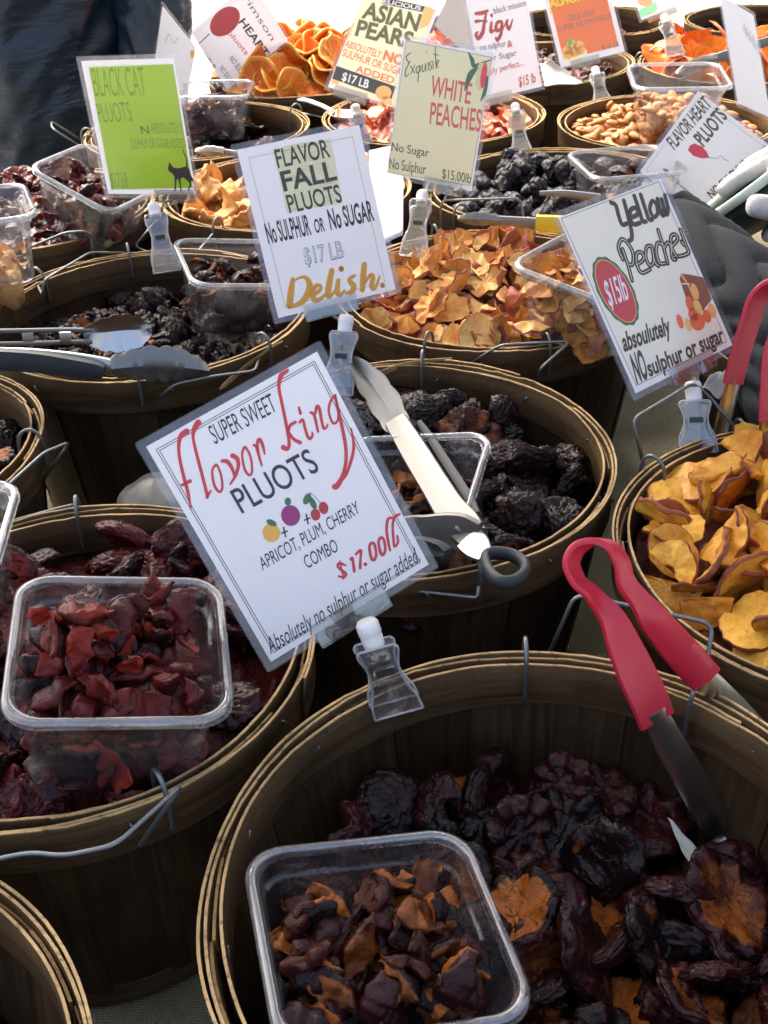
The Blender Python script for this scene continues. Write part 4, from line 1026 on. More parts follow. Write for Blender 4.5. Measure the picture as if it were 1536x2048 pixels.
s.text('No Sugar', (783, 301), (858, 314), (784, 284), 'darkolive', bold=.004); s.text('No Sulphur', (779, 336), (852, 349), (779, 315), 'darkolive', bold=.004); s.text('$15.00lb', (884, 356), (942, 367), (885, 337), 'darkolive', bold=.004)
for st in ([(1296, 405, 10), (1322, 460, 34), (1335, 505, 30), (1372, 490, 14)], [(1368, 515, 12), (1310, 575, 50), (1265, 695, 10)], [(1440, 590, 14), (1425, 690, 34), (1388, 775, 8)]): s.stroke(st, TW, 'green')
s.ell(*q(1392, 585), 10.5, 29, 8, 'tan', 4); s.ell(*q(1412, 580), 6, 26, 8, 'pinkred', 5); s.stroke([(1395, 480, 8), (1440, 470, 10), (1470, 455, 5)], TW, 'brownprint', 4)
s.done(); SW = s

# --- bone coloured sign, brown retro script
s = Sign('yellow', [0.8181, -0.3754, 0.4357, 0.5726, 0.4611, -0.6778, 0.0536, 0.804, 0.5922], [0.2166, 0.8362, 0.312], 'beige sign reading yellow peaches with a red price badge')
TY = (3.657, 1080, 340); q = lambda x, y: (x/3.657+1080, y/3.657+340)
pn = [(705, 1578), (1365, 1255), (868, 85), (155, 357)]
s.poly([q(*p) for p in pn], 'bone')
for i in range(4): s.stroke([(*pn[i], 4), (*pn[(i+1) % 4], 4)], TY, 'green', 2, n=1)
def inline(st, k=30, closed=False, light=True):
    s.stroke([(x, y, k) for x, y in st], TY, 'olive', 3, closed)
    if light: s.stroke([(x, y, k*.14) for x, y in st], TY, 'bone', 4, closed)
for st in ([(518, 240), (552, 258), (575, 340), (600, 400), (632, 392)], [(612, 225), (640, 330), (668, 450), (668, 505), (650, 518)], [(688, 190), (725, 300), (748, 372), (772, 378)], [(735, 182), (770, 290), (795, 360), (818, 362)], [(858, 212), (878, 300), (898, 335), (908, 300), (888, 215)], [(903, 290), (925, 328), (934, 280), (912, 185)], [(660, 350), (712, 325), (702, 280), (664, 290), (656, 345), (682, 398), (728, 388)]): inline(st, 31, light=False)
inline([(812, 238), (802, 290), (828, 345), (858, 320), (850, 255), (828, 228)], 28, True, False)
for st in ([(604, 655), (572, 570), (595, 508), (640, 535), (678, 610), (676, 690), (648, 690)], [(602, 580), (640, 690), (672, 810)], [(708, 695), (758, 650), (738, 602), (704, 615), (706, 690), (742, 752), (802, 728)], [(812, 556), (778, 566), (772, 640), (800, 698), (826, 682), (830, 640)], [(816, 560), (838, 670), (864, 702)], [(896, 548), (858, 535), (848, 600), (872, 680), (914, 684)], [(862, 440), (900, 560), (932, 684)], [(906, 572), (930, 532), (954, 560), (966, 645), (990, 655)], [(962, 560), (1006, 505), (985, 472), (956, 492), (966, 580), (1002, 636)], [(1024, 438), (1070, 560), (1086, 600), (1058, 622), (1016, 632)], [(1034, 525), (1052, 548)]): inline(st, 31)
s.text('absoulutely', q(612, 1328), q(958, 1196), q(586, 1195), 'olive', bold=.032); s.text('NO', q(705, 1560), q(795, 1515), q(652, 1355), 'olive', bold=.032); s.text('sulphur or sugar', q(800, 1510), q(1352, 1250), q(766, 1395), 'olive', bold=.032)
s.ell(*q(552, 886), 76, 34, 62, 'green', 2, 56, .02); s.ell(*q(552, 886), 70, 29.5, 62, 'peach', 3); s.ell(*q(552, 886), 68, 28, 62, 'badge', 4)
s.text('$15lb', q(508, 1000), q(652, 940), q(455, 812), 'white', 5, bold=.012)
s.poly([q(*p) for p in [(1070, 945), (1020, 800), (1030, 757), (1090, 765), (1190, 785), (1225, 850), (1256, 945), (1190, 1030), (1120, 960)]], 'brownprint', 2)
s.stroke([(1040, 832, 9), (1090, 834, 9)], TY, 'white', 3); s.stroke([(1035, 770, 16), (1085, 850, 12), (1150, 1000, 10)], TY, 'peach', 3)
for x, y, a, b, c in ((1022, 1108, 6, 15, 'fruitprint'), (1082, 1132, 6, 14, 'patch'), (1150, 1110, 15, 18, 'fruitprint'), (1095, 980, 8, 16, 'fruitprint'), (1130, 890, 7, 17, 'peach'), (1150, 1005, 8, 15, 'patch'), (1218, 1070, 8, 14, 'fruitprint'), (1256, 1030, 8, 15, 'peach'), (1118, 1060, 9, 15, 'fruitprint')): s.ell(*q(x, y), a, b, -18, c, 4)
s.done(); SY = s

# --- heart sign
s = Sign('heart', [0.6152, -0.7875, -0.037, 0.306, 0.2817, -0.9094, 0.7266, 0.5481, 0.4143], [0.4183, 1.3447, 0.2436], 'white sign turned on its corner with a red heart balloon')
TH = (3.98, 1150, 0); q = lambda x, y: (x/3.98+1150, y/3.98); q6 = lambda x, y: (x/5.12+1236, y/5.12+300)
s.border(.045, .0003, 'line')
s.text('FLAVOR HEART', q(790, 1195), q(1088, 838), q(722, 1112), 'darkolive', bold=.022); s.text('PLUOTS', q(1022, 1170), q(1215, 930), q(938, 1088), 'darkolive', bold=.03)
s.poly([q(*p) for p in [(898, 1195), (915, 1158), (950, 1140), (975, 1152), (1010, 1165), (1050, 1210), (1070, 1256), (1010, 1262), (940, 1240)]][::-1], 'pinkred', 3)
s.stroke([(1068, 1255, 5), (1130, 1262, 4), (1160, 1240, 4), (1190, 1270, 4), (1220, 1278, 4)], TH, 'grey')
s.text('NO SULPHUR', q6(962, 500), q6(1350, 150), q6(905, 432), 'black', bold=.018); s.text('OR SUGAR', (1502, 345), (1585, 262), (1490, 330), 'black', bold=.018)
T6 = (5.12, 1236, 300)
s.stroke([(640, 365, 10), (890, 555, 9), (925, 560, 9)], T6, 'darkolive'); s.stroke([(480, 210, 9), (640, 365, 9)], T6, 'grey')
for st in ([(470, 200, 22), (500, 215, 30), (520, 225, 10)], [(480, 245, 30), (510, 268, 12)], [(530, 250, 7), (615, 310, 7)], [(510, 275, 7), (590, 340, 7)], [(580, 370, 8), (630, 315, 8)]): s.stroke(st, T6, 'grey')
s.done(); SH = s

# --- cream and black sign
s = Sign('asian', [0.8887, 0.4008, -0.2228, -0.4168, 0.5037, -0.7567, -0.191, 0.7653, 0.6147], [0.0264, 1.6725, 0.3309], 'cream sign reading Asian pears with a black price band')
q = lambda x, y: (x/3.84+600, y/3.84)
s.poly([q(240, 630), q(720, 830), q(1040, 70), q(990, -60), q(495, -90)], 'cream')
s.poly([q(915, 225), q(985, 195), q(1035, 75), q(955, 45)], 'patch', 2); s.poly([q(355, 320), q(385, 270), q(420, 170), q(395, 180)], 'patch', 2); s.poly([q(240, 635), q(290, 650), q(310, 610), q(250, 600)], 'patch', 2)
s.poly([q(248, 605), q(700, 765), q(735, 665), q(280, 505)], 'black', 3); s.text('$17 LB', q(318, 615), q(520, 680), q(335, 553), 'white', 4, bold=.02)
s.poly([q(630, 30), q(940, 92), q(958, 50), q(650, -20)], 'black', 3); s.text('DELICIOUS', q(585, 14), q(925, 82), q(595, -18), 'white', 4, bold=.02)
s.text('ASIAN', q(470, 132), q(900, 238), q(508, 10), 'darkolive', bold=.035); s.text('PEARS', q(420, 268), q(850, 372), q(452, 150), 'darkolive', bold=.035)
s.text('ABSOLUTELY', q(340, 358), q(615, 448), q(360, 305), 'salmon', bold=.012); s.text('NO', q(632, 455), q(790, 505), q(655, 385), 'salmon', bold=.05); s.text('SULPHUR OR SUGAR', q(320, 428), q(800, 590), q(338, 372), 'salmon', bold=.012); s.text('ADDED', q(422, 548), q(715, 645), q(438, 498), 'salmon', bold=.02)
s.ell(*q(642, 712), 16, 14, 0, 'peach', 5); s.ell(*q(660, 790), 12, 14, 0, 'patch', 5); s.stroke([(345, 680, 8), (540, 755, 8)], (3.84, 600, 0), 'tan', 3)
s.done(); SA = s

# --- figs
s = Sign('figs', [0.8224, -0.1798, 0.5398, 0.5689, 0.2453, -0.785, 0.0087, 0.9526, 0.304], [0.2064, 1.7505, 0.3186], 'white sign with the word Figs in coral script')
q = lambda x, y: (x/3.84+900, y/3.84); TG = (3.84, 900, 0)
s.border(.05, .0003, 'faint')
s.text('black mission', q(335, 108), q(585, 42), q(330, 60), 'grey', bold=.01)
for st in ([(290, 82, 14), (245, 100, 22), (195, 105, 18)], [(278, 95, 14), (262, 180, 22), (250, 250, 26), (215, 295, 24), (198, 265, 20), (215, 245, 10)], [(198, 165, 20), (240, 160, 12), (285, 165, 10)], [(318, 175, 18), (312, 240, 24), (335, 235, 14)], [(318, 118, 20), (320, 120, 20)], [(395, 165, 16), (362, 175, 20), (352, 230, 24), (385, 225, 16), (400, 170, 18), (390, 260, 22), (362, 308, 20), (350, 290, 12)], [(405, 225, 8), (440, 150, 12), (435, 180, 20), (452, 225, 20), (480, 150, 8)]): s.stroke(st, TG, 'coral', wk=1.25)
s.text('no sulphur', q(235, 388), q(430, 355), q(230, 340), 'grey', bold=.01); s.text('&', q(440, 365), q(482, 355), q(436, 315), 'coral', bold=.02); s.text('or Sugar', q(300, 470), q(512, 425), q(296, 425), 'grey', bold=.01); s.text('simply perfect...', q(230, 592), q(565, 500), q(225, 545), 'coral', bold=.012); s.text('$15 lb', q(530, 666), q(660, 630), q(523, 592), 'coral', bold=.02)
s.done(); SG_ = s

# --- almonds
s = Sign('almond', [0.9806, -0.1954, -0.0135, 0.097, 0.5444, -0.8332, 0.1701, 0.8157, 0.5528], [0.3776, 2.0701, 0.2881], 'orange sign with a printed heap of almonds')
s.rect(.07, .05, .93, .92, 'salmon'); TA = (3.84, 900, 0)
s.text('ALMONDS', q(768, 62), q(1130, -25), q(755, 0), 'yellow', bold=.03); s.stroke([(775, 40, 8), (770, 85, 9), (788, 108, 8)], TA, 'yellow')
s.text('DELICIOUS', q(908, 165), q(1115, 110), q(902, 120), 'grey', bold=-.004); s.text('SUPER NUTRITIOUS', q(830, 245), q(1245, 140), q(822, 205), 'grey', bold=-.004); s.text('$16 LB', q(1170, 385), q(1300, 355), q(1165, 350), 'grey', bold=-.004)
s.ell(*q(955, 415), 26, 13, -12, 'cream', 3)
for x, y in ((900, 385), (935, 345), (985, 350), (960, 400), (1000, 385), (910, 420)): s.ell(*q(x, y), 11, 9, -30, 'nutprint' if x % 2 else 'peach', 4)
s.ell(*q(920, 325), 5, 6, 0, 'bgreen', 5)
s.done(); SAL = s

# --- crimson heart
s = Sign('crimson', [0.4936, 0.7868, -0.3705, -0.3244, -0.2287, -0.9178, -0.8069, 0.5733, 0.1423], [-0.2146, 2.0772, 0.2817], 'white sign hanging askew with a round red balloon')
q = lambda x, y: (x/3.84+300, y/3.84); TR_ = (3.84, 300, 0); s.border(.05, .0003, 'faint')
s.ell(*q(576, 165), 35, 24, -45, 'badge', 3, 32); s.stroke([(455, 262, 8), (415, 300, 7), (378, 335, 7)], TR_, 'black')
s.text('crimson', q(680, -70), q(930, 315), q(720, -95), 'grey', bold=.0); s.text('HEART', q(680, 170), q(875, 440), q(728, 135), 'black', bold=.02); s.text('pluots', q(595, 255), q(735, 425), q(625, 230), 'pinkred', bold=.006)
s.text('$17LB', q(385, 430), q(480, 545), q(415, 395), 'black', bold=.008); s.text('NO SUGAR', q(605, 450), q(715, 605), q(640, 425), 'grey', bold=.008); s.text('NO SULPHUR', q(530, 525), q(640, 680), q(562, 500), 'grey', bold=.008)
s.done(); SCR = s

# --- top row and turned signs
s = Sign('green', [0.9443, -0.1424, -0.2966, -0.0944, 0.7463, -0.6589, 0.3152, 0.6502, 0.6913], [0.5271, 2.1411, 0.3428], 'white sign with a green stripe cut by the top edge of the photo')
q = lambda x, y: (x/3.98+1150, y/3.98)
s.poly([q(520, 150), q(660, 75), q(640, 10), q(500, 85)], 'bgreen'); s.ell(*q(555, 5), 16, 12, 20, 'salmon', 2)
s.done(); SGR = s
s = Sign('side', [0.6495, -0.1146, 0.7517, 0.6672, 0.5602, -0.491, -0.3648, 0.8204, 0.4403], [0.5226, 1.6165, 0.3093], 'white sign turned sideways at the right edge with faint pink letters')
s.text('MARIN', q(1330, 240), q(1465, 430), q(1345, 180), 'faint'); s.text('arin', q(1340, 250), q(1465, 440), q(1350, 200), 'faint', 4)
s.done(); SSI = s
s = Sign('pale', [0.5311, 0.3048, -0.7906, -0.6858, -0.3932, -0.6124, -0.4975, 0.8674, 0.0002], [-0.3417, 2.1345, 0.2334], 'bright white sign edge behind the lime sign with a small yellow dot')
s.ell(385, 108, 4, 8, 0, 'orange', 3); s.stroke([(1270, 330, 8), (1300, 260, 6), (1330, 330, 6), (1370, 290, 6)], (3.84, 0, 0), 'faint'); s.done(); SP = s
PAPB = simple('tan_paper', (.62, .58, .50), .8)
s = Sign('beige', [0.8524, 0.5219, -0.0332, -0.4052, 0.6189, -0.6729, -0.3306, 0.587, 0.739], [-0.1073, 2.5007, 0.2859], 'beige card hanging by its corner behind the orange slices', paper=PAPB)
s.border(.08, .0015, 'faint'); s.done(); SB = s
k = .72; t0 = [0.2617*k, 2.8332*k, .66+(0.1648-.66)*k]
s = Sign('clear', [0.7377, 0.3951, 0.5474, 0.0806, 0.7535, -0.6525, -0.6703, 0.5254, 0.524], t0, 'back of a beige card left of the figs sign', paper=PAPB); s.done()

# ------------------------------------------------------------------ clips
def clip(sg, knob, kd, foot, fz, label, jaw_back=True, foot_d=None):
    """white joint, clear channel under the card, clear spring clip on the rim"""
    K = atd(*knob, kd); Ft = atz(*foot, fz) if foot_d is None else atd(*foot, foot_d)
    t = empty('sign_clip', K); tag(t, label, 'clip', 'clear sign clips on the basket rims')
    W2L = Matrix.Translation(-K)
    # channel strip under the card
    lk = sg.inv @ K; x = max(-.03, min(.03, lk.x)); yb = -sg.H/2
    bm = bmesh.new()
    for (zz, th_, h_, yy) in ((.0028, .0012, .014, yb+.004), (-.0026, .0012, .014, yb+.004), (0, .0068, .0015, yb-.0037)):
        box(bm, W2L @ sg.M @ Matrix.Translation((x, yy, zz)), .050, h_, th_, .0003)
    o = mesh_obj('card_channel', bm, ACR, t, False)
    ax = (sg.M @ V((x, yb-.004, 0)))
    bm = bmesh.new(); d = (ax-K); tube(bm, [V((0, 0, 0)), d], .0016, 8); mesh_obj('pin', bm, ACR, t)
    # white joint
    dn = (Ft-K).normalized(); bm = bmesh.new()
    prof = [(-.0092, .0034), (-.0086, .0056), (-.0066, .0068), (-.0006, .0069), (.0006, .0063), (.0018, .0066), (.0078, .0062), (.0088, .0048), (.009, .002)]
    tube(bm, [dn*a for a, r in prof], 0, 18, True, [r for a, r in prof]); o = mesh_obj('joint', bm, WHITEPL, t); flat_shade(o, 50)
    # spring clip: two waisted plates
    side = dn.cross((CAM-K).normalized()).normalized(); side = (side - V((0, 0, side.z*.5))).normalized(); nrm = side.cross(dn).normalized()
    if nrm.dot(CAM-K) < 0: nrm = -nrm
    L = (Ft-K).length
    def plate(zs, bend, l0, l1, name, slot=True):
        bm = bmesh.new(); rows = []; n = 22
        for i in range(n+1):
            u = i/n; s_ = l0+(l1-l0)*u
            wd = .0132*(1-.32*math.sin(math.pi*min(1, u*1.25))**1.2*(1 if u < .8 else .4)) + (.0016*max(0, u-.7)/.3)
            if u < .06: wd *= .8+u*3.3
            off = zs*(bend(u))
            c = dn*s_ + nrm*off
            th_ = .0011
            pr = [(-1, 1), (-.86, 1.5), (-.72, .8), (0, .8), (.72, .8), (.86, 1.5), (1, 1), (1, -1), (.6, -1), (-.6, -1), (-1, -1)]
            rows.append([bm.verts.new(c+side*wd*a+nrm*th_*b) for a, b in pr])
        grid_faces(bm, rows, closed_v=True); bm.faces.new(rows[0][::-1]); bm.faces.new(rows[-1])
        sides = [[rows[i][0].co.lerp(rows[i][7].co, .5).copy() for i in range(n+1)], [rows[i][6].co.lerp(rows[i][7].co, .5).copy() for i in range(n+1)], [rows[n][0].co.copy(), rows[n][3].co.copy(), rows[n][6].co.copy()], [rows[0][0].co.copy(), rows[0][3].co.copy(), rows[0][6].co.copy()]]
        sides[0] = [rows[i][0].co.copy() for i in range(n+1)]; sides[1] = [rows[i][6].co.copy() for i in range(n+1)]
        o = mesh_obj(name, bm, ACR, t); flat_shade(o, 40)
        be = bmesh.new()
        for sd_ in sides: tube(be, sd_, .0008, 6)
        mesh_obj('moulded_edge', be, EDGE, o)
        if slot:
            bm = bmesh.new(); zz = zs*bend(.42); fr = frame(dn*(l0+(l1-l0)*.42)+nrm*(zz+zs*.0004), side, -dn)
            for q_, w_, h_ in ((.0048, .0125, .0016), (-.0048, .0125, .0016)): box(bm, fr @ Matrix.Translation((0, q_, 0)), w_, h_, .0034, .0004)
            for q_ in (-.0062, .0062): box(bm, fr @ Matrix.Translation((q_, 0, 0)), .0014, .008, .0034, .0003)
            mesh_obj('grip_rib', bm, ACR, t, False)
            bm = bmesh.new(); box(bm, fr @ Matrix.Translation((0, .002, -.0012)), .0105, .0045, .0008, .0002); mesh_obj('spring', bm, SPRING, t, False)
    plate(1, lambda u: .0062-.0058*math.sin(math.pi*u*.55)+.0022*max(0, u-.6), .007, L, 'front_jaw')
    if jaw_back: plate(-1, lambda u: .0068-.0050*math.sin(math.pi*u*.6), .007, L*.86, 'back_jaw', False)
    bm = bmesh.new(); fr = frame(dn*(.013), side, nrm); box(bm, fr, .013, .011, .008, .0012); mesh_obj('clip_block', bm, ACR, t, False)
def rimd(px, py): return (atz(px, py, HR)-CAM).dot(FW)
clip(SK, (741, 1268), .652, (797, 1425), .168, 'clip of the red lettered sign on the front basket rim', foot_d=.667)
clip(SF, (691, 650), .985, (672, 790), .19, 'clip of the Delish sign on the rim behind the red lettered sign', foot_d=.985)
clip(SC, (309, 422), 1.235, (335, 545), .17, 'clip of the lime sign on the back rim of the deep basket', foot_d=1.225)
clip(SW, (844, 397), 1.265, (825, 515), .17, 'clip of the white peaches sign on the back rim of the chip basket', foot_d=1.235)
clip(SY, (1387, 785), .905, (1398, 905), .18, 'clip of the yellow peaches sign on the rim of the slice basket', foot_d=.905)
clip(SG_, (1031, 219), 1.63, (1048, 328), .18, 'clip of the figs sign on the back rim of the fig basket', foot_d=1.60)
clip(SAL, (1192, 145), 1.88, (1208, 215), .19, 'clip of the orange almond sign on the almond basket', foot_d=1.86)
clip(SGR, (1330, 40), 1.92, (1352, 112), .19, 'clip of the green striped sign on the top right basket', foot_d=1.90)
clip(SA, (712, 222), 1.62, (725, 290), .19, 'clip of the Asian pears sign half hidden by the white peaches sign', foot_d=1.62)
# ------------------------------------------------------------------ tongs
def pxpath(pts, n=8): return [atd(x, y, d) for x, y, d in smooth_path(pts, n)]
def wpx(pts, n=8): return [w_*d/F_PX for x, y, d, w_ in smooth_path(pts, n)]
def strip(name, parent, pts, wv, thick, mat, crease=0.0, scal=None, n=8, org=None):
    """pts: (px, py, depth, width in px); wv: width direction"""
    P = smooth_path(pts, n); C_ = [atd(p[0], p[1], p[2])-org for p in P]; W_ = [p[3]*p[2]/F_PX for p in P]
    if scal: W_ = [w_*(1+scal[1]*abs(math.sin(math.pi*scal[0]*i/(len(P)-1)))-scal[1]*.5) for i, w_ in enumerate(W_)]
    bm = bmesh.new(); ribbon(bm, C_, wv, W_, thick, crease)
    o = mesh_obj(name, bm, mat, parent); flat_shade(o, 45); return o
def tongs(label, org):
    t = empty('serving_tongs', org); tag(t, label, 'tongs', 'serving tongs lying in the baskets'); return t
o0 = atd(1200, 1200, .60); t = tongs('red handled spring tongs standing over the rim of the front basket', o0)
wd = (RT*.66+FW*.75-UP*.08).normalized()
loop = [(1314, 1442, 0.628, 78), (1298, 1400, 0.622, 81), (1272, 1345, 0.615, 81), (1250, 1295, 0.61, 74), (1228, 1245, 0.606, 61), (1206, 1214, 0.603, 50), (1182, 1186, 0.6, 49), (1156, 1160, 0.598, 52), (1143, 1125, 0.597, 52), (1158, 1097, 0.597, 52), (1190, 1086, 0.597, 52), (1222, 1096, 0.598, 52), (1243, 1126, 0.6, 52), (1252, 1165, 0.603, 50), (1278, 1200, 0.608, 50), (1302, 1232, 0.613, 61), (1332, 1268, 0.622, 67), (1368, 1310, 0.634, 73), (1412, 1358, 0.648, 70)]
def rtongs_w(p): return wd
wd2 = (RT*.93+FW*.32-UP*.06).normalized(); nl = (len(loop)-1)*8+1
wdl = [wd.lerp(wd2, max(0, min(1, (abs(i_-nl*.52)/nl-.16)/.16))) for i_ in range(nl)]
strip('grip', t, loop, wdl, .0036, RED, .0012, None, 8, o0)
strip('arm', t, [(1308, 1425, .6252, 52), (1338, 1485, .637, 62), (1382, 1560, .652, 66), (1425, 1640, .668, 66), (1445, 1690, .678, 62)], wd2, .0014, STEEL, .0011, None, 8, o0)
strip('scoop', t, [(1443, 1684, .677, 64), (1458, 1712, .682, 84), (1476, 1742, .688, 92), (1496, 1772, .694, 78), (1510, 1795, .698, 40)], wd, .0014, STEEL, .005, (4.0, .16), 10, o0)
strip('arm', t, [(1402, 1346, .6445, 48), (1436, 1384, .657, 54), (1470, 1420, .672, 58), (1520, 1475, .695, 56), (1560, 1525, .715, 54)], wd2, .0014, STEEL, .0011, None, 8, o0)

o0 = atd(930, 1050, 0.7770); t = tongs('steel locking tongs with dark grey grips and a pull ring, lying across the black pluots', o0)
wl = (RT*.80-UP*.42*1.0+FW*.10).normalized(); wl = (RT*.86+UP*.50-FW*.05).normalized()
strip('arm', t, [(792, 842, 0.9078, 46), (830, 905, 0.8700, 56), (870, 970, 0.8310, 60), (900, 1018, 0.8022, 66), (925, 1050, 0.7830, 76), (948, 1078, 0.7662, 64)], wl, .0060, BRIGHT, .0008, None, 8, o0)
strip('scoop', t, [(702, 716, 0.9834, 16), (722, 738, 0.9702, 40), (745, 768, 0.9522, 58), (768, 802, 0.9318, 62), (788, 838, 0.9102, 56), (800, 858, 0.8982, 44)], (RT*.93+UP*.25-FW*.25).normalized(), .0014, BRIGHT, -.007, (4, .14), 10, o0)
strip('grip', t, [(842, 850, 0.9030, 12), (868, 888, 0.8802, 18), (905, 945, 0.8460, 20), (940, 1000, 0.8130, 20), (958, 1035, 0.7920, 14)], wl, .009, GREY, .001, None, 8, o0)
strip('arm', t, [(958, 1078, 0.7662, 74), (925, 1066, 0.7734, 80), (885, 1057, 0.7788, 66), (850, 1052, 0.7818, 46), (815, 1052, 0.7818, 42), (740, 1066, 0.7734, 44), (690, 1072, 0.7698, 44)], (UP*.95-RT*.12-FW*.2).normalized(), .0058, BRIGHT, .0006, None, 8, o0)
strip('grip', t, [(895, 1104, 0.7506, 10), (878, 1098, 0.7542, 28), (840, 1090, 0.7590, 34), (780, 1092, 0.7578, 34), (720, 1098, 0.7542, 34)], (UP*.95-RT*.1-FW*.2).normalized(), .009, GREY, .001, None, 8, o0)
strip('lock_plate', t, [(938, 1078, 0.7662, 60), (955, 1095, 0.7560, 58), (972, 1112, 0.7458, 36)], (UP*.6+RT*.7).normalized(), .004, STEEL, .001, None, 6, o0)
bm = bmesh.new(); c = atd(920.5, 1057, 0.7733)-o0; tube(bm, [c, c-FW*.0015, c-FW*.0024], 0, 16, True, [.0040, .0038, .0022]); mesh_obj('rivet', bm, BRIGHT, t)
bm = bmesh.new(); pts = []
for x, y, d in smooth_path([(972, 1112, 0.7398), (990, 1106, 0.7434), (1022, 1110, 0.7410), (1046, 1124, 0.7326), (1050, 1144, 0.7206), (1030, 1162, 0.7098), (1002, 1164, 0.7086), (982, 1148, 0.7182), (972, 1128, 0.7302)], 6, True): pts.append(atd(x, y, d)-o0)
rings = []; npt = len(pts); cen = sum(pts, V())/npt
nrm_ = (pts[0]-cen).cross(pts[npt//4]-cen).normalized()
for i, p in enumerate(pts):
    tdir = (pts[(i+1) % npt]-pts[i-1]).normalized(); b = nrm_; a = tdir.cross(b)
    rings.append([bm.verts.new(p+(a*math.cos(2*math.pi*k/12)*.0034+b*math.sin(2*math.pi*k/12)*.0050)) for k in range(12)])
grid_faces(bm, rings, closed_u=True, closed_v=True); mesh_obj('pull_ring', bm, GREY, t)

o0 = atd(200, 700, 1.02); t = tongs('steel tongs with a black grip lying nearer the rim of the deep basket', o0)
wu = (UP*.9-RT*.05-FW*.42).normalized()
strip('arm', t, [(-60, 708, .985, 30), (60, 712, .995, 32), (160, 724, 1.004, 36), (232, 736, 1.01, 34)], wu, .004, STEEL, .001, None, 8, o0)
strip('scoop', t, [(222, 734, 1.009, 38), (262, 730, 1.012, 58), (310, 727, 1.018, 70), (355, 730, 1.024, 64), (395, 735, 1.03, 40), (416, 738, 1.034, 12)], wu, .0014, BRIGHT, .006, (7, .20), 12, o0)
strip('grip', t, [(-60, 716, .978, 44), (60, 722, .988, 44), (150, 734, .996, 40), (200, 741, 1.001, 30), (210, 743, 1.002, 10)], wu, .012, BLK, .001, None, 8, o0)
o0 = atd(150, 670, 1.06); t = tongs('steel tongs with slotted arm lying farther into the deep basket', o0)
for dy in (-13, 13):
    strip('arm', t, [(-60, 676+dy, 1.03, 9), (60, 674+dy, 1.045, 9), (130, 672+dy*.95, 1.055, 9), (185, 672+dy*.9, 1.062, 9)], wu, .003, BRIGHT, .0005, None, 8, o0)
for x in (-20, 55, 130): strip('cross_bar', t, [(x-10, 675, 1.045, 22), (x+12, 674, 1.047, 22)], wu, .0022, STEEL, .0004, None, 3, o0)
strip('scoop', t, [(168, 672, 1.060, 32), (205, 670, 1.065, 64), (245, 666, 1.072, 76), (280, 664, 1.078, 60), (304, 662, 1.083, 14)], wu, .0014, STEEL, -.010, (6, .10), 12, o0)

o0 = atd(1050, 440, 1.26); t = tongs('steel tongs with yellow grip lying at the front of the black figs', o0)
strip('scoop', t, [(915, 437, 1.262, 8), (935, 437, 1.262, 22), (965, 438, 1.262, 26), (1000, 441, 1.262, 20)], wu, .0014, BRIGHT, .004, (5, .14), 10, o0)
strip('arm', t, [(990, 440, 1.262, 18), (1030, 443, 1.26, 20), (1080, 448, 1.258, 24)], wu, .004, BRIGHT, .001, None, 6, o0)
strip('grip', t, [(1072, 446, 1.256, 32), (1110, 448, 1.252, 34), (1180, 452, 1.245, 34), (1240, 458, 1.24, 30)], wu, .010, YEL, .001, None, 6, o0)
strip('arm', t, [(1080, 386, 1.31, 8), (1130, 387, 1.30, 14), (1200, 396, 1.29, 16)], wu, .003, BRIGHT, .001, None, 6, o0)
o0 = atd(1500, 650, .90); t = tongs('red handled tongs standing in the paper lined basket at the right edge', o0)
w5 = (RT*.85+FW*.5).normalized()
strip('grip', t, [(1466, 768, .905, 52), (1480, 710, .898, 54), (1500, 645, .89, 54), (1515, 600, .885, 54), (1545, 572, .88, 54), (1590, 575, .88, 54), (1610, 600, .882, 54)], w5, .0040, RED, .001, None, 8, o0)
strip('grip', t, [(1538, 842, .872, 56), (1542, 780, .868, 58), (1550, 700, .866, 58), (1580, 630, .866, 56), (1610, 600, .868, 54)], w5, .0040, RED, .001, None, 8, o0)
strip('arm', t, [(1468, 762, .905, 44), (1455, 810, .915, 44), (1440, 870, .93, 40), (1430, 915, .94, 36)], w5, .0016, STEEL, .001, None, 6, o0)
strip('arm', t, [(1537, 835, .872, 44), (1530, 880, .884, 40), (1522, 940, .90, 36)], w5, .0016, STEEL, .001, None, 6, o0)
o0 = atd(1420, 130, 1.85); t = tongs('bright steel tongs lying over the orange peach halves', o0)
strip('scoop', t, [(1352, 148, 1.86, 8), (1375, 138, 1.858, 24), (1405, 126, 1.855, 26), (1435, 116, 1.85, 20)], (UP*.9+RT*.2-FW*.3).normalized(), .0014, BRIGHT, .004, (5, .12), 10, o0)
strip('arm', t, [(1425, 120, 1.852, 20), (1470, 104, 1.845, 18), (1560, 75, 1.83, 18)], (UP*.9+RT*.2-FW*.3).normalized(), .004, BRIGHT, .001, None, 6, o0)
o0 = atd(460, 302, 1.50); t = tongs('small steel tongs glinting below the lime sign', o0)
strip('scoop', t, [(392, 302, 1.505, 10), (420, 302, 1.50, 20), (450, 304, 1.495, 16)], wu, .0014, BRIGHT, .004, (4, .14), 8, o0)
strip('arm', t, [(445, 304, 1.496, 12), (480, 308, 1.49, 12), (530, 318, 1.48, 12)], wu, .003, BRIGHT, .001, None, 6, o0)

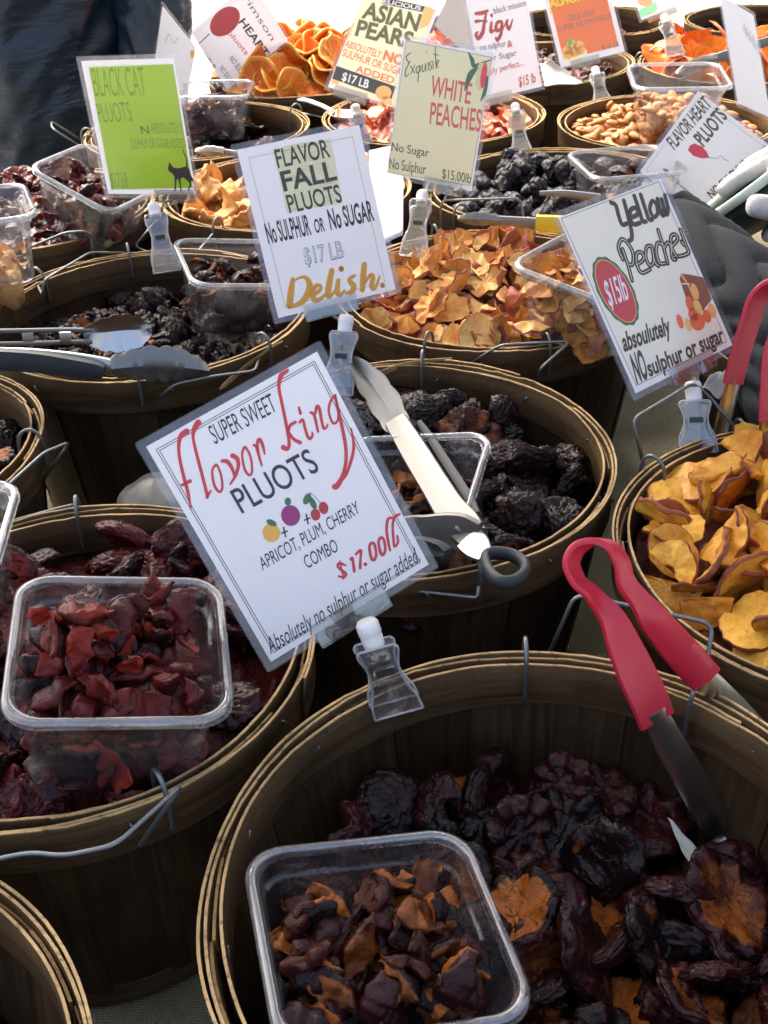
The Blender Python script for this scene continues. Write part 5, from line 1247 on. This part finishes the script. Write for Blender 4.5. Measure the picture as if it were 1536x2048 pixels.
# ------------------------------------------------------------------ papers and odd things among the fruit
def sheet(name, pts, label, cat, mat, up=.004):
    """crumpled piece of paper through world points (a quad)"""
    a, b, c, d = [V(p) for p in pts]; bm = bmesh.new(); rows = []; n = 14
    for i in range(n+1):
        row = []
        for j in range(n+1):
            u, v = i/n, j/n; p = (a*(1-u)+b*u)*(1-v)+(d*(1-u)+c*u)*v
            row.append(bm.verts.new(p-a+V((0, 0, up*noise.fractal(p*45, 1, 2, 3)))))
        rows.append(row)
    grid_faces(bm, rows); o = mesh_obj(name, bm, mat); o.location = a; o.modifiers.new('thick', 'SOLIDIFY').thickness = .0004; tag(o, label, cat)
TISSUE = simple('white_tissue', (.42, .43, .40), .85)
sheet('paper_liner', [atz(1334, 1634, .138), atz(1474, 1772, .127), atz(1425, 1792, .125), atz(1362, 1700, .133)], 'white paper scrap showing beside the red tongs in the front basket', 'paper', TISSUE)
sheet('paper_liner', [atz(762, 1568, .132), atz(842, 1562, .135), atz(835, 1610, .13), atz(758, 1605, .128)], 'small white paper corner at the back of the front basket', 'paper', TISSUE)
sheet('paper_liner', [atz(925, 512, .215), atz(955, 545, .205), atz(915, 560, .205), atz(885, 555, .205)], 'grey paper corner among the peach chips', 'paper', simple('grey_paper', (.30, .29, .28), .8))
sheet('paper_liner', [atz(1400, 770, .205), atz(1490, 700, .205), atz(1540, 730, .19), atz(1430, 800, .19)], 'crinkled white paper lining the basket behind the peach slices', 'paper', TISSUE, .01)
sheet('paper_liner', [atz(1080, 128, .215), atz(1100, 118, .235), atz(1168, 168, .205), atz(1090, 172, .203)], 'grey paper flap on the raisin basket', 'paper', simple('grey_liner', (.42, .41, .39), .8), .003)
sheet('paper_sheet', [atd(742, 500, 1.34), atd(806, 470, 1.34), atd(808, 285, 1.42), atd(738, 300, 1.42)], 'plain white sheet standing behind the Delish sign', 'paper', PAPER, .002)
bm = bmesh.new(); rows = []; c0 = atd(322, 1026, 1.03)
for i in range(19):
    row = []
    for k in range(36):
        th_, ph = math.pi*i/18, 2*math.pi*k/36; r_ = .040*(1+.10*noise.fractal(V((math.sin(th_)*math.cos(ph), math.sin(th_)*math.sin(ph), math.cos(th_)))*2.2, 1, 2, 3))
        row.append(bm.verts.new((r_*math.sin(th_)*math.cos(ph), r_*math.sin(th_)*math.sin(ph), r_*.9*math.cos(th_))))
    rows.append(row)
grid_faces(bm, rows, closed_v=True); bmesh.ops.remove_doubles(bm, verts=bm.verts, dist=1e-5)
o = mesh_obj('plastic_bag', bm, simple('milky_bag', (.26, .26, .235), .5)); o.location = c0; tag(o, 'pale rounded plastic bag tucked between two baskets under the red lettered sign', 'bag')
def scoop(loc, label, yaw):
    t = empty('white_scoop', loc); tag(t, label, 'scoop'); t.rotation_euler.z = yaw
    bm = bmesh.new(); rows = []
    for a, z in [(.002, -.012), (.014, -.010), (.022, 0), (.0232, .001), (.0222, .001), (.0205, 0), (.013, -.0085), (.002, -.0105)]: rows.append([bm.verts.new((a*math.cos(2*math.pi*k/28)*1.3, a*math.sin(2*math.pi*k/28), z)) for k in range(28)])
    grid_faces(bm, rows, closed_v=True); mesh_obj('bowl', bm, PLATE, t)
    bm = bmesh.new(); ribbon(bm, [V((.027, 0, 0)), V((.05, 0, .006)), V((.08, 0, .01)), V((.10, 0, .01))], V((0, 1, 0)), [.012, .010, .012, .014], .003); mesh_obj('handle', bm, PLATE, t)
scoop(atz(690, 228, .198), 'white plastic scoop among the pink peach pieces', 2.4)
bm = bmesh.new(); box(bm, Matrix.Identity(4), .018, .018, .020, .003); o = mesh_obj('dark_cube', bm, simple('slate_cube', (.035, .037, .055), .5), None, False); o.location = atd(10, 532, 1.21); o.rotation_euler = (.2, .1, .5); tag(o, 'dark slate coloured cube inside the empty looking tub', 'cube')

# ------------------------------------------------------------------ people
SKIN = simple('skin', (.50, .28, .19), .5); DENIM = simple('dark_trousers', (.03, .04, .065), .8); HAIR = simple('brown_hair', (.05, .03, .02), .6)
def skinned(name, chains, mat, parent, sub=2):
    """chains: lists of (x, y, z, radius); the first point of a chain joins an earlier point when equal"""
    verts, edges, rad, key = [], [], [], {}
    for ch in chains:
        prev = None
        for (x, y, z, r) in ch:
            k = (round(x, 4), round(y, 4), round(z, 4))
            if k not in key: key[k] = len(verts); verts.append((x, y, z)); rad.append(r)
            if prev is not None and prev != key[k]: edges.append((prev, key[k]))
            prev = key[k]
    me = bpy.data.meshes.new(name); me.from_pydata(verts, edges, []); me.materials.append(mat)
    o = bpy.data.objects.new(name, me); COL.objects.link(o); o.parent = parent
    sk = o.modifiers.new('skin', 'SKIN'); sk.use_smooth_shade = True
    for i, v in enumerate(me.skin_vertices[0].data): v.radius = (rad[i], rad[i]); v.use_root = (i == 0)
    sb = o.modifiers.new('sub', 'SUBSURF'); sb.levels = sub; sb.render_levels = sub
    return o
def person(loc, yaw, label):
    t = empty('person', loc); t.rotation_euler.z = yaw; tag(t, label, 'person'); return t
def legs(): return [[(0, 0, .92, .13), (-.09, 0, .86, .095), (-.10, .01, .48, .065), (-.10, -.01, .09, .045), (-.10, .10, .04, .035), (-.10, .17, .03, .03)],
                    [(0, 0, .92, .13), (.09, 0, .86, .095), (.10, .01, .48, .065), (.10, -.01, .09, .045), (.10, .10, .04, .035), (.10, .17, .03, .03)]]
def head(t, z=1.50):
    bm = bmesh.new(); rows = []
    for i in range(25):
        th_ = math.pi*i/24; row = []
        for k in range(32):
            ph = 2*math.pi*k/32; x, y, zz = .074*math.sin(th_)*math.cos(ph), .095*math.sin(th_)*math.sin(ph), .115*math.cos(th_)
            if zz < 0: x *= 1-.25*(-zz/.115); y *= 1-.1*(-zz/.115)
            if y > .06 and abs(x) < .014 and -.035 < zz < .012: y += .018*(1-abs(x)/.014)*(1-(zz+.035)/.06)
            if y > .05 and .008 < zz < .03 and .015 < abs(x) < .045: y -= .008
            row.append(bm.verts.new((x, y+.01, zz+z+.11)))
        rows.append(row)
    grid_faces(bm, rows, closed_v=True); bmesh.ops.remove_doubles(bm, verts=bm.verts, dist=1e-5); return bm
# customer at the left behind the table, dark navy shell jacket
t = person((-.66, 2.36, -.755), math.pi, 'person in a shiny dark navy jacket standing behind the table at the left')
skinned('body', legs()+[[(0, 0, .92, .13), (0, 0, 1.10, .125), (0, 0, 1.32, .14), (0, 0, 1.44, .06), (0, .01, 1.52, .05)], [(0, 0, 1.32, .14), (-.20, 0, 1.36, .055), (-.25, .02, 1.08, .042), (-.24, .10, .86, .032), (-.23, .13, .78, .03)], [(0, 0, 1.32, .14), (.20, 0, 1.36, .055), (.25, .02, 1.08, .042), (.24, .10, .86, .032), (.23, .13, .78, .03)]], SKIN, t)
mesh_obj('head', head(t), SKIN, t)
m = N('navy_nylon'); ob = m.n('TexCoord').outputs['Object']
m.set(Base_Color=(.009, .019, .033), Roughness=.34); m.b.inputs['Specular IOR Level'].default_value = .45
mp = m.n('Mapping'); m.link(ob, mp.inputs[0]); mp.inputs['Rotation'].default_value = (0, .6, 0); mp.inputs['Scale'].default_value = (5, 5, 16)
m.bump(m.noise(mp.outputs[0], 1.6, 4, .6, .8), .7, .012)
NAVY = m.m
def cloth_tube(name, parent, rings, mat, amp, seed, nseg=96, per=40, freq=(3, 9)):
    """rings: (centre, rx, ry) along an axis; folds by ridged noise"""
    R2 = smooth_path([(*c, rx, ry) for c, rx, ry in rings], per//max(1, len(rings)-1)); bm = bmesh.new(); rows = []
    P = [V(r[:3]) for r in R2]; t0 = (P[1]-P[0]).normalized(); nv = V((1, 0, 0)); nv = (nv-t0*nv.dot(t0)).normalized()
    for i, r in enumerate(R2):
        tg = (P[min(i+1, len(P)-1)]-P[max(0, i-1)]).normalized(); nv = (nv-tg*nv.dot(tg)).normalized(); bv = tg.cross(nv); row = []
        for k in range(nseg):
            a = 2*math.pi*k/nseg; d = nv*math.cos(a)*r[3]+bv*math.sin(a)*r[4]; p = P[i]+d
            q = V((math.cos(a)*freq[0]*.5, math.sin(a)*freq[0]*.5+i*.02, i/len(R2)*freq[1]+math.cos(a)*1.2+seed))
            f = noise.ridged_multi_fractal(q, .9, 2.0, 3, 1.0, 2.0)-1.2
            row.append(bm.verts.new(p+d.normalized()*amp*f))
        rows.append(row)
    grid_faces(bm, rows, closed_v=True); bm.faces.new(rows[0][::-1]); bm.faces.new(rows[-1])
    return mesh_obj(name, bm, mat, parent)
cloth_tube('jacket', t, [((0, 0, .72), .20, .155), ((0, 0, .90), .205, .165), ((0, 0, 1.10), .20, .16), ((0, 0, 1.30), .21, .15), ((0, 0, 1.43), .10, .09)], NAVY, .014, 3.3, 140, 90, (2.2, 7))
for sx in (-1, 1):
    cloth_tube('sleeve', t, [((sx*.185, 0, 1.38), .085, .085), ((sx*.245, .01, 1.20), .078, .075), ((sx*.262, .03, 1.05), .072, .07), ((sx*.255, .09, .92), .062, .06), ((sx*.248, .12, .83), .052, .05)], NAVY, .011, 7.7+sx, 80, 70, (2.5, 8))
cloth_tube('trousers', t, [((-.10, 0, .03), .075, .075), ((-.10, 0, .45), .085, .085), ((-.085, 0, .82), .105, .12)], DENIM, .006, 1.1); cloth_tube('trousers', t, [((.10, 0, .03), .075, .075), ((.10, 0, .45), .085, .085), ((.085, 0, .82), .105, .12)], DENIM, .006, 2.1)
bm = bmesh.new(); bmesh.ops.create_uvsphere(bm, u_segments=24, v_segments=14, radius=.104, matrix=Matrix.Translation((0, -.012, 1.635))); bmesh.ops.delete(bm, geom=[v for v in bm.verts if v.co.y > .05 and v.co.z < 1.68 or v.co.z < 1.56], context='VERTS'); mesh_obj('hair', bm, HAIR, t)
# vendor at the right: grey fleece sleeve, white gloved hand with a green bowl
PV = V((.98, 1.02, -.755)); t = person(PV, 0, 'person in a grey fleece with white glove reaching in from the right')
LC = lambda p: tuple(V(p)-PV)
hnd = LC(atd(1330, 445, 1.15)); elb = LC(atd(1690, 790, .97)); sho = (-.14, -.16, 1.36)
h2 = LC(atd(1640, 395, 1.22)); e2 = (-.06, .22, 1.08); s2 = (-.12, .18, 1.36)
skinned('body', legs()+[[(0, 0, .92, .13), (0, 0, 1.10, .125), (-.03, 0, 1.32, .14), (-.05, 0, 1.44, .06), (-.06, 0, 1.52, .05)], [(-.03, 0, 1.32, .14), (*sho, .055), (*elb, .040), (*hnd, .028)], [(-.03, 0, 1.32, .14), (*s2, .055), (*e2, .040), (*h2, .028)]], SKIN, t)
hb = head(t); bmesh.ops.rotate(hb, verts=hb.verts, cent=(0, 0, 0), matrix=Matrix.Rotation(math.pi/2, 3, 'Z')); bmesh.ops.translate(hb, verts=hb.verts, vec=(-.08, 0, 0)); mesh_obj('head', hb, SKIN, t)
bm = bmesh.new(); bmesh.ops.create_uvsphere(bm, u_segments=24, v_segments=14, radius=.104, matrix=Matrix.Translation((-.068, 0, 1.635))); bmesh.ops.delete(bm, geom=[v for v in bm.verts if v.co.x < -.13 and v.co.z < 1.68 or v.co.z < 1.56], context='VERTS'); mesh_obj('hair', bm, HAIR, t)
m = N('grey_fleece'); ob = m.n('TexCoord').outputs['Object']
m.set(Base_Color=m.mix(m.noise(ob, 500, 2), (.013, .015, .017), (.040, .044, .047)), Roughness=.95); m.bump(m.noise(ob, 700, 2), .6, .0012)
FLEECE = m.m
cloth_tube('jacket', t, [((0, 0, .80), .165, .19), ((0, 0, 1.05), .16, .185), ((-.02, 0, 1.28), .15, .19), ((-.04, 0, 1.43), .085, .10)], FLEECE, .006, 4.0)
def sleeve(a, b, c, ra, rb, rc, seed):
    """sleeve with gathered rings towards the wrist"""
    pts = smooth_path([(*a, ra), (*[(x+y)/2 for x, y in zip(a, b)], (ra+rb)/2), (*b, rb), (*[x*.66+y*.34 for x, y in zip(b, c)], (rb*.7+rc*.3)), (*[x*.33+y*.67 for x, y in zip(b, c)], (rb*.4+rc*.6)), (*c, rc)], 26)
    P = [V(p[:3]) for p in pts]; bm = bmesh.new(); rows = []; nv = V((0, 0, 1)); L = 0
    for i, p in enumerate(pts):
        tg = (P[min(i+1, len(P)-1)]-P[max(0, i-1)]).normalized(); nv = (nv-tg*nv.dot(tg)).normalized(); bv = tg.cross(nv); row = []
        L += (P[i]-P[i-1]).length if i else 0
        for k in range(72):
            a_ = 2*math.pi*k/72
            wb = noise.noise(V((math.cos(a_)*1.1, math.sin(a_)*1.1, L*5+seed)))
            f = .013*(abs(math.sin(math.pi*(L*21+wb*1.5+.25*math.sin(a_+seed))))**.55-.75)*(.55+.9*abs(noise.noise(V((math.cos(a_), math.sin(a_), L*7+seed*3)))))
            row.append(bm.verts.new(P[i]+(nv*math.cos(a_)+bv*math.sin(a_))*(p[3]+f)))
        rows.append(row)
    grid_faces(bm, rows, closed_v=True); bm.faces.new(rows[0][::-1]); bm.faces.new(rows[-1]); return bm
mesh_obj('sleeve', sleeve(sho, elb, hnd, .075, .056, .034, 1.0), FLEECE, t)
mesh_obj('sleeve', sleeve(s2, e2, LC(atd(1700, 392, 1.22)), .078, .060, .040, 2.0), FLEECE, t)
m = N('white_knit'); ob = m.n('TexCoord').outputs['Object']
wk = m.n('TexWave', i_Scale=260, i_Distortion=1.0); m.link(ob, wk.inputs[0])
m.set(Base_Color=m.mix(m.ramp(m.noise(ob, 60, 3), .5, .75), (.74, .72, .66), (.52, .46, .42)), Roughness=.9); m.bump(wk.outputs[1], .35, .001)
def lp(x, y, d, r): return (*LC(atd(x, y, d)), r)
palm0, palm1 = lp(1660, 395, 1.225, .030), lp(1600, 385, 1.225, .034)
g_ = skinned('glove', [[palm0, palm1, lp(1572, 375, 1.228, .030)], [palm1, lp(1612, 428, 1.185, .016), lp(1556, 420, 1.148, .0135), lp(1515, 411, 1.138, .0135), lp(1492, 411, 1.138, .0108)],
    [lp(1572, 375, 1.228, .030), lp(1560, 318, 1.255, .0115), lp(1512, 338, 1.262, .0105), lp(1462, 366, 1.262, .0098), lp(1438, 388, 1.26, .008)],
    [lp(1572, 375, 1.228, .030), lp(1590, 296, 1.27, .0115), lp(1545, 305, 1.285, .0105), lp(1500, 330, 1.285, .0095), lp(1478, 350, 1.28, .008)],
    [palm1, lp(1592, 460, 1.235, .0115), lp(1552, 468, 1.225, .0105), lp(1522, 470, 1.222, .0095)], [palm1, lp(1622, 470, 1.235, .0105), lp(1590, 492, 1.222, .0095), lp(1560, 498, 1.218, .0085)]], m.m, t, 2)
bowlm = simple('dark_green_bowl', (.012, .030, .022), .4); brim = simple('pale_green_rim', (.50, .58, .50), .45)
c0 = atd(1498, 366, 1.235); tb = empty('serving_bowl', c0); tag(tb, 'dark green bowl with pale rim held in the white gloved hand', 'bowl')
ax = (-RT*.60+UP*.74-FW*.12).normalized(); fr = frame(V((0, 0, 0)), (RT*.78+UP*.62), ax.cross(RT*.78+UP*.62)*1); 
zz = ax; xx = (RT*.78+UP*.62).normalized(); xx = (xx-zz*xx.dot(zz)).normalized(); yy = zz.cross(xx)
def lathe(prof, mat, name):
    bm = bmesh.new(); rows = [[bm.verts.new(xx*(r*math.cos(2*math.pi*k/48))+yy*(r*math.sin(2*math.pi*k/48))+zz*z) for k in range(48)] for r, z in prof]
    grid_faces(bm, rows, closed_v=True); bm.faces.new(rows[0]); bm.faces.new(rows[-1]); return mesh_obj(name, bm, mat, tb)
lathe([(.026, -.048), (.047, -.044), (.064, -.026), (.072, -.006), (.070, -.006), (.062, -.024), (.045, -.041), (.026, -.045)], bowlm, 'bowl_body')
bm = bmesh.new(); rows = [[bm.verts.new(xx*(r*math.cos(2*math.pi*k/64))+yy*(r*math.sin(2*math.pi*k/64))+zz*z) for k in range(64)] for r, z in [(.069, -.006), (.079, -.005), (.0803, 0), (.079, .0045), (.073, .005), (.069, .002)]]
grid_faces(bm, rows, closed_u=True, closed_v=True); mesh_obj('rim', bm, brim, tb)

# ------------------------------------------------------------------ unseen canopy, added to block overhead sky and sun from the baskets
m = N('shade_canopy_fabric'); df = m.n('BsdfDiffuse'); df.inputs[0].default_value = (.45, .45, .46, 1); tl = m.n('BsdfTranslucent'); tl.inputs[0].default_value = (.26, .26, .25, 1)
ad = m.n('AddShader'); m.link(df.outputs[0], ad.inputs[0]); m.link(tl.outputs[0], ad.inputs[1]); m.link(ad.outputs[0], m.out.inputs['Surface'])
CX0, CX1, CY0, CY1, CZ = -1.9, 2.1, .45, 2.25, 1.62
t = empty('added_shade_canopy', ((CX0+CX1)/2, (CY0+CY1)/2, -.76)); tag(t, 'out of view fabric canopy on posts, added to shade the baskets from above', 'canopy'); off = V(t.location)
bm = bmesh.new(); rows = []
for i in range(31):
    row = []
    for j in range(25):
        u, v = i/30, j/24; pk = (1-abs(2*u-1))*(1-abs(2*v-1))**.7
        row.append(bm.verts.new(V((CX0+(CX1-CX0)*u, CY0+(CY1-CY0)*v, CZ+.55*pk))-off))
    rows.append(row)
grid_faces(bm, rows); o = mesh_obj('roof', bm, m.m, t); o.modifiers.new('thick', 'SOLIDIFY').thickness = .002
for x in (CX0, CX1):
    for y in (CY0, CY1):
        bm = bmesh.new(); box(bm, Matrix.Translation(V((x, y, (CZ-.76)/2))-off), .035, .035, CZ+.76, .004); mesh_obj('post', bm, LEG, t, False)
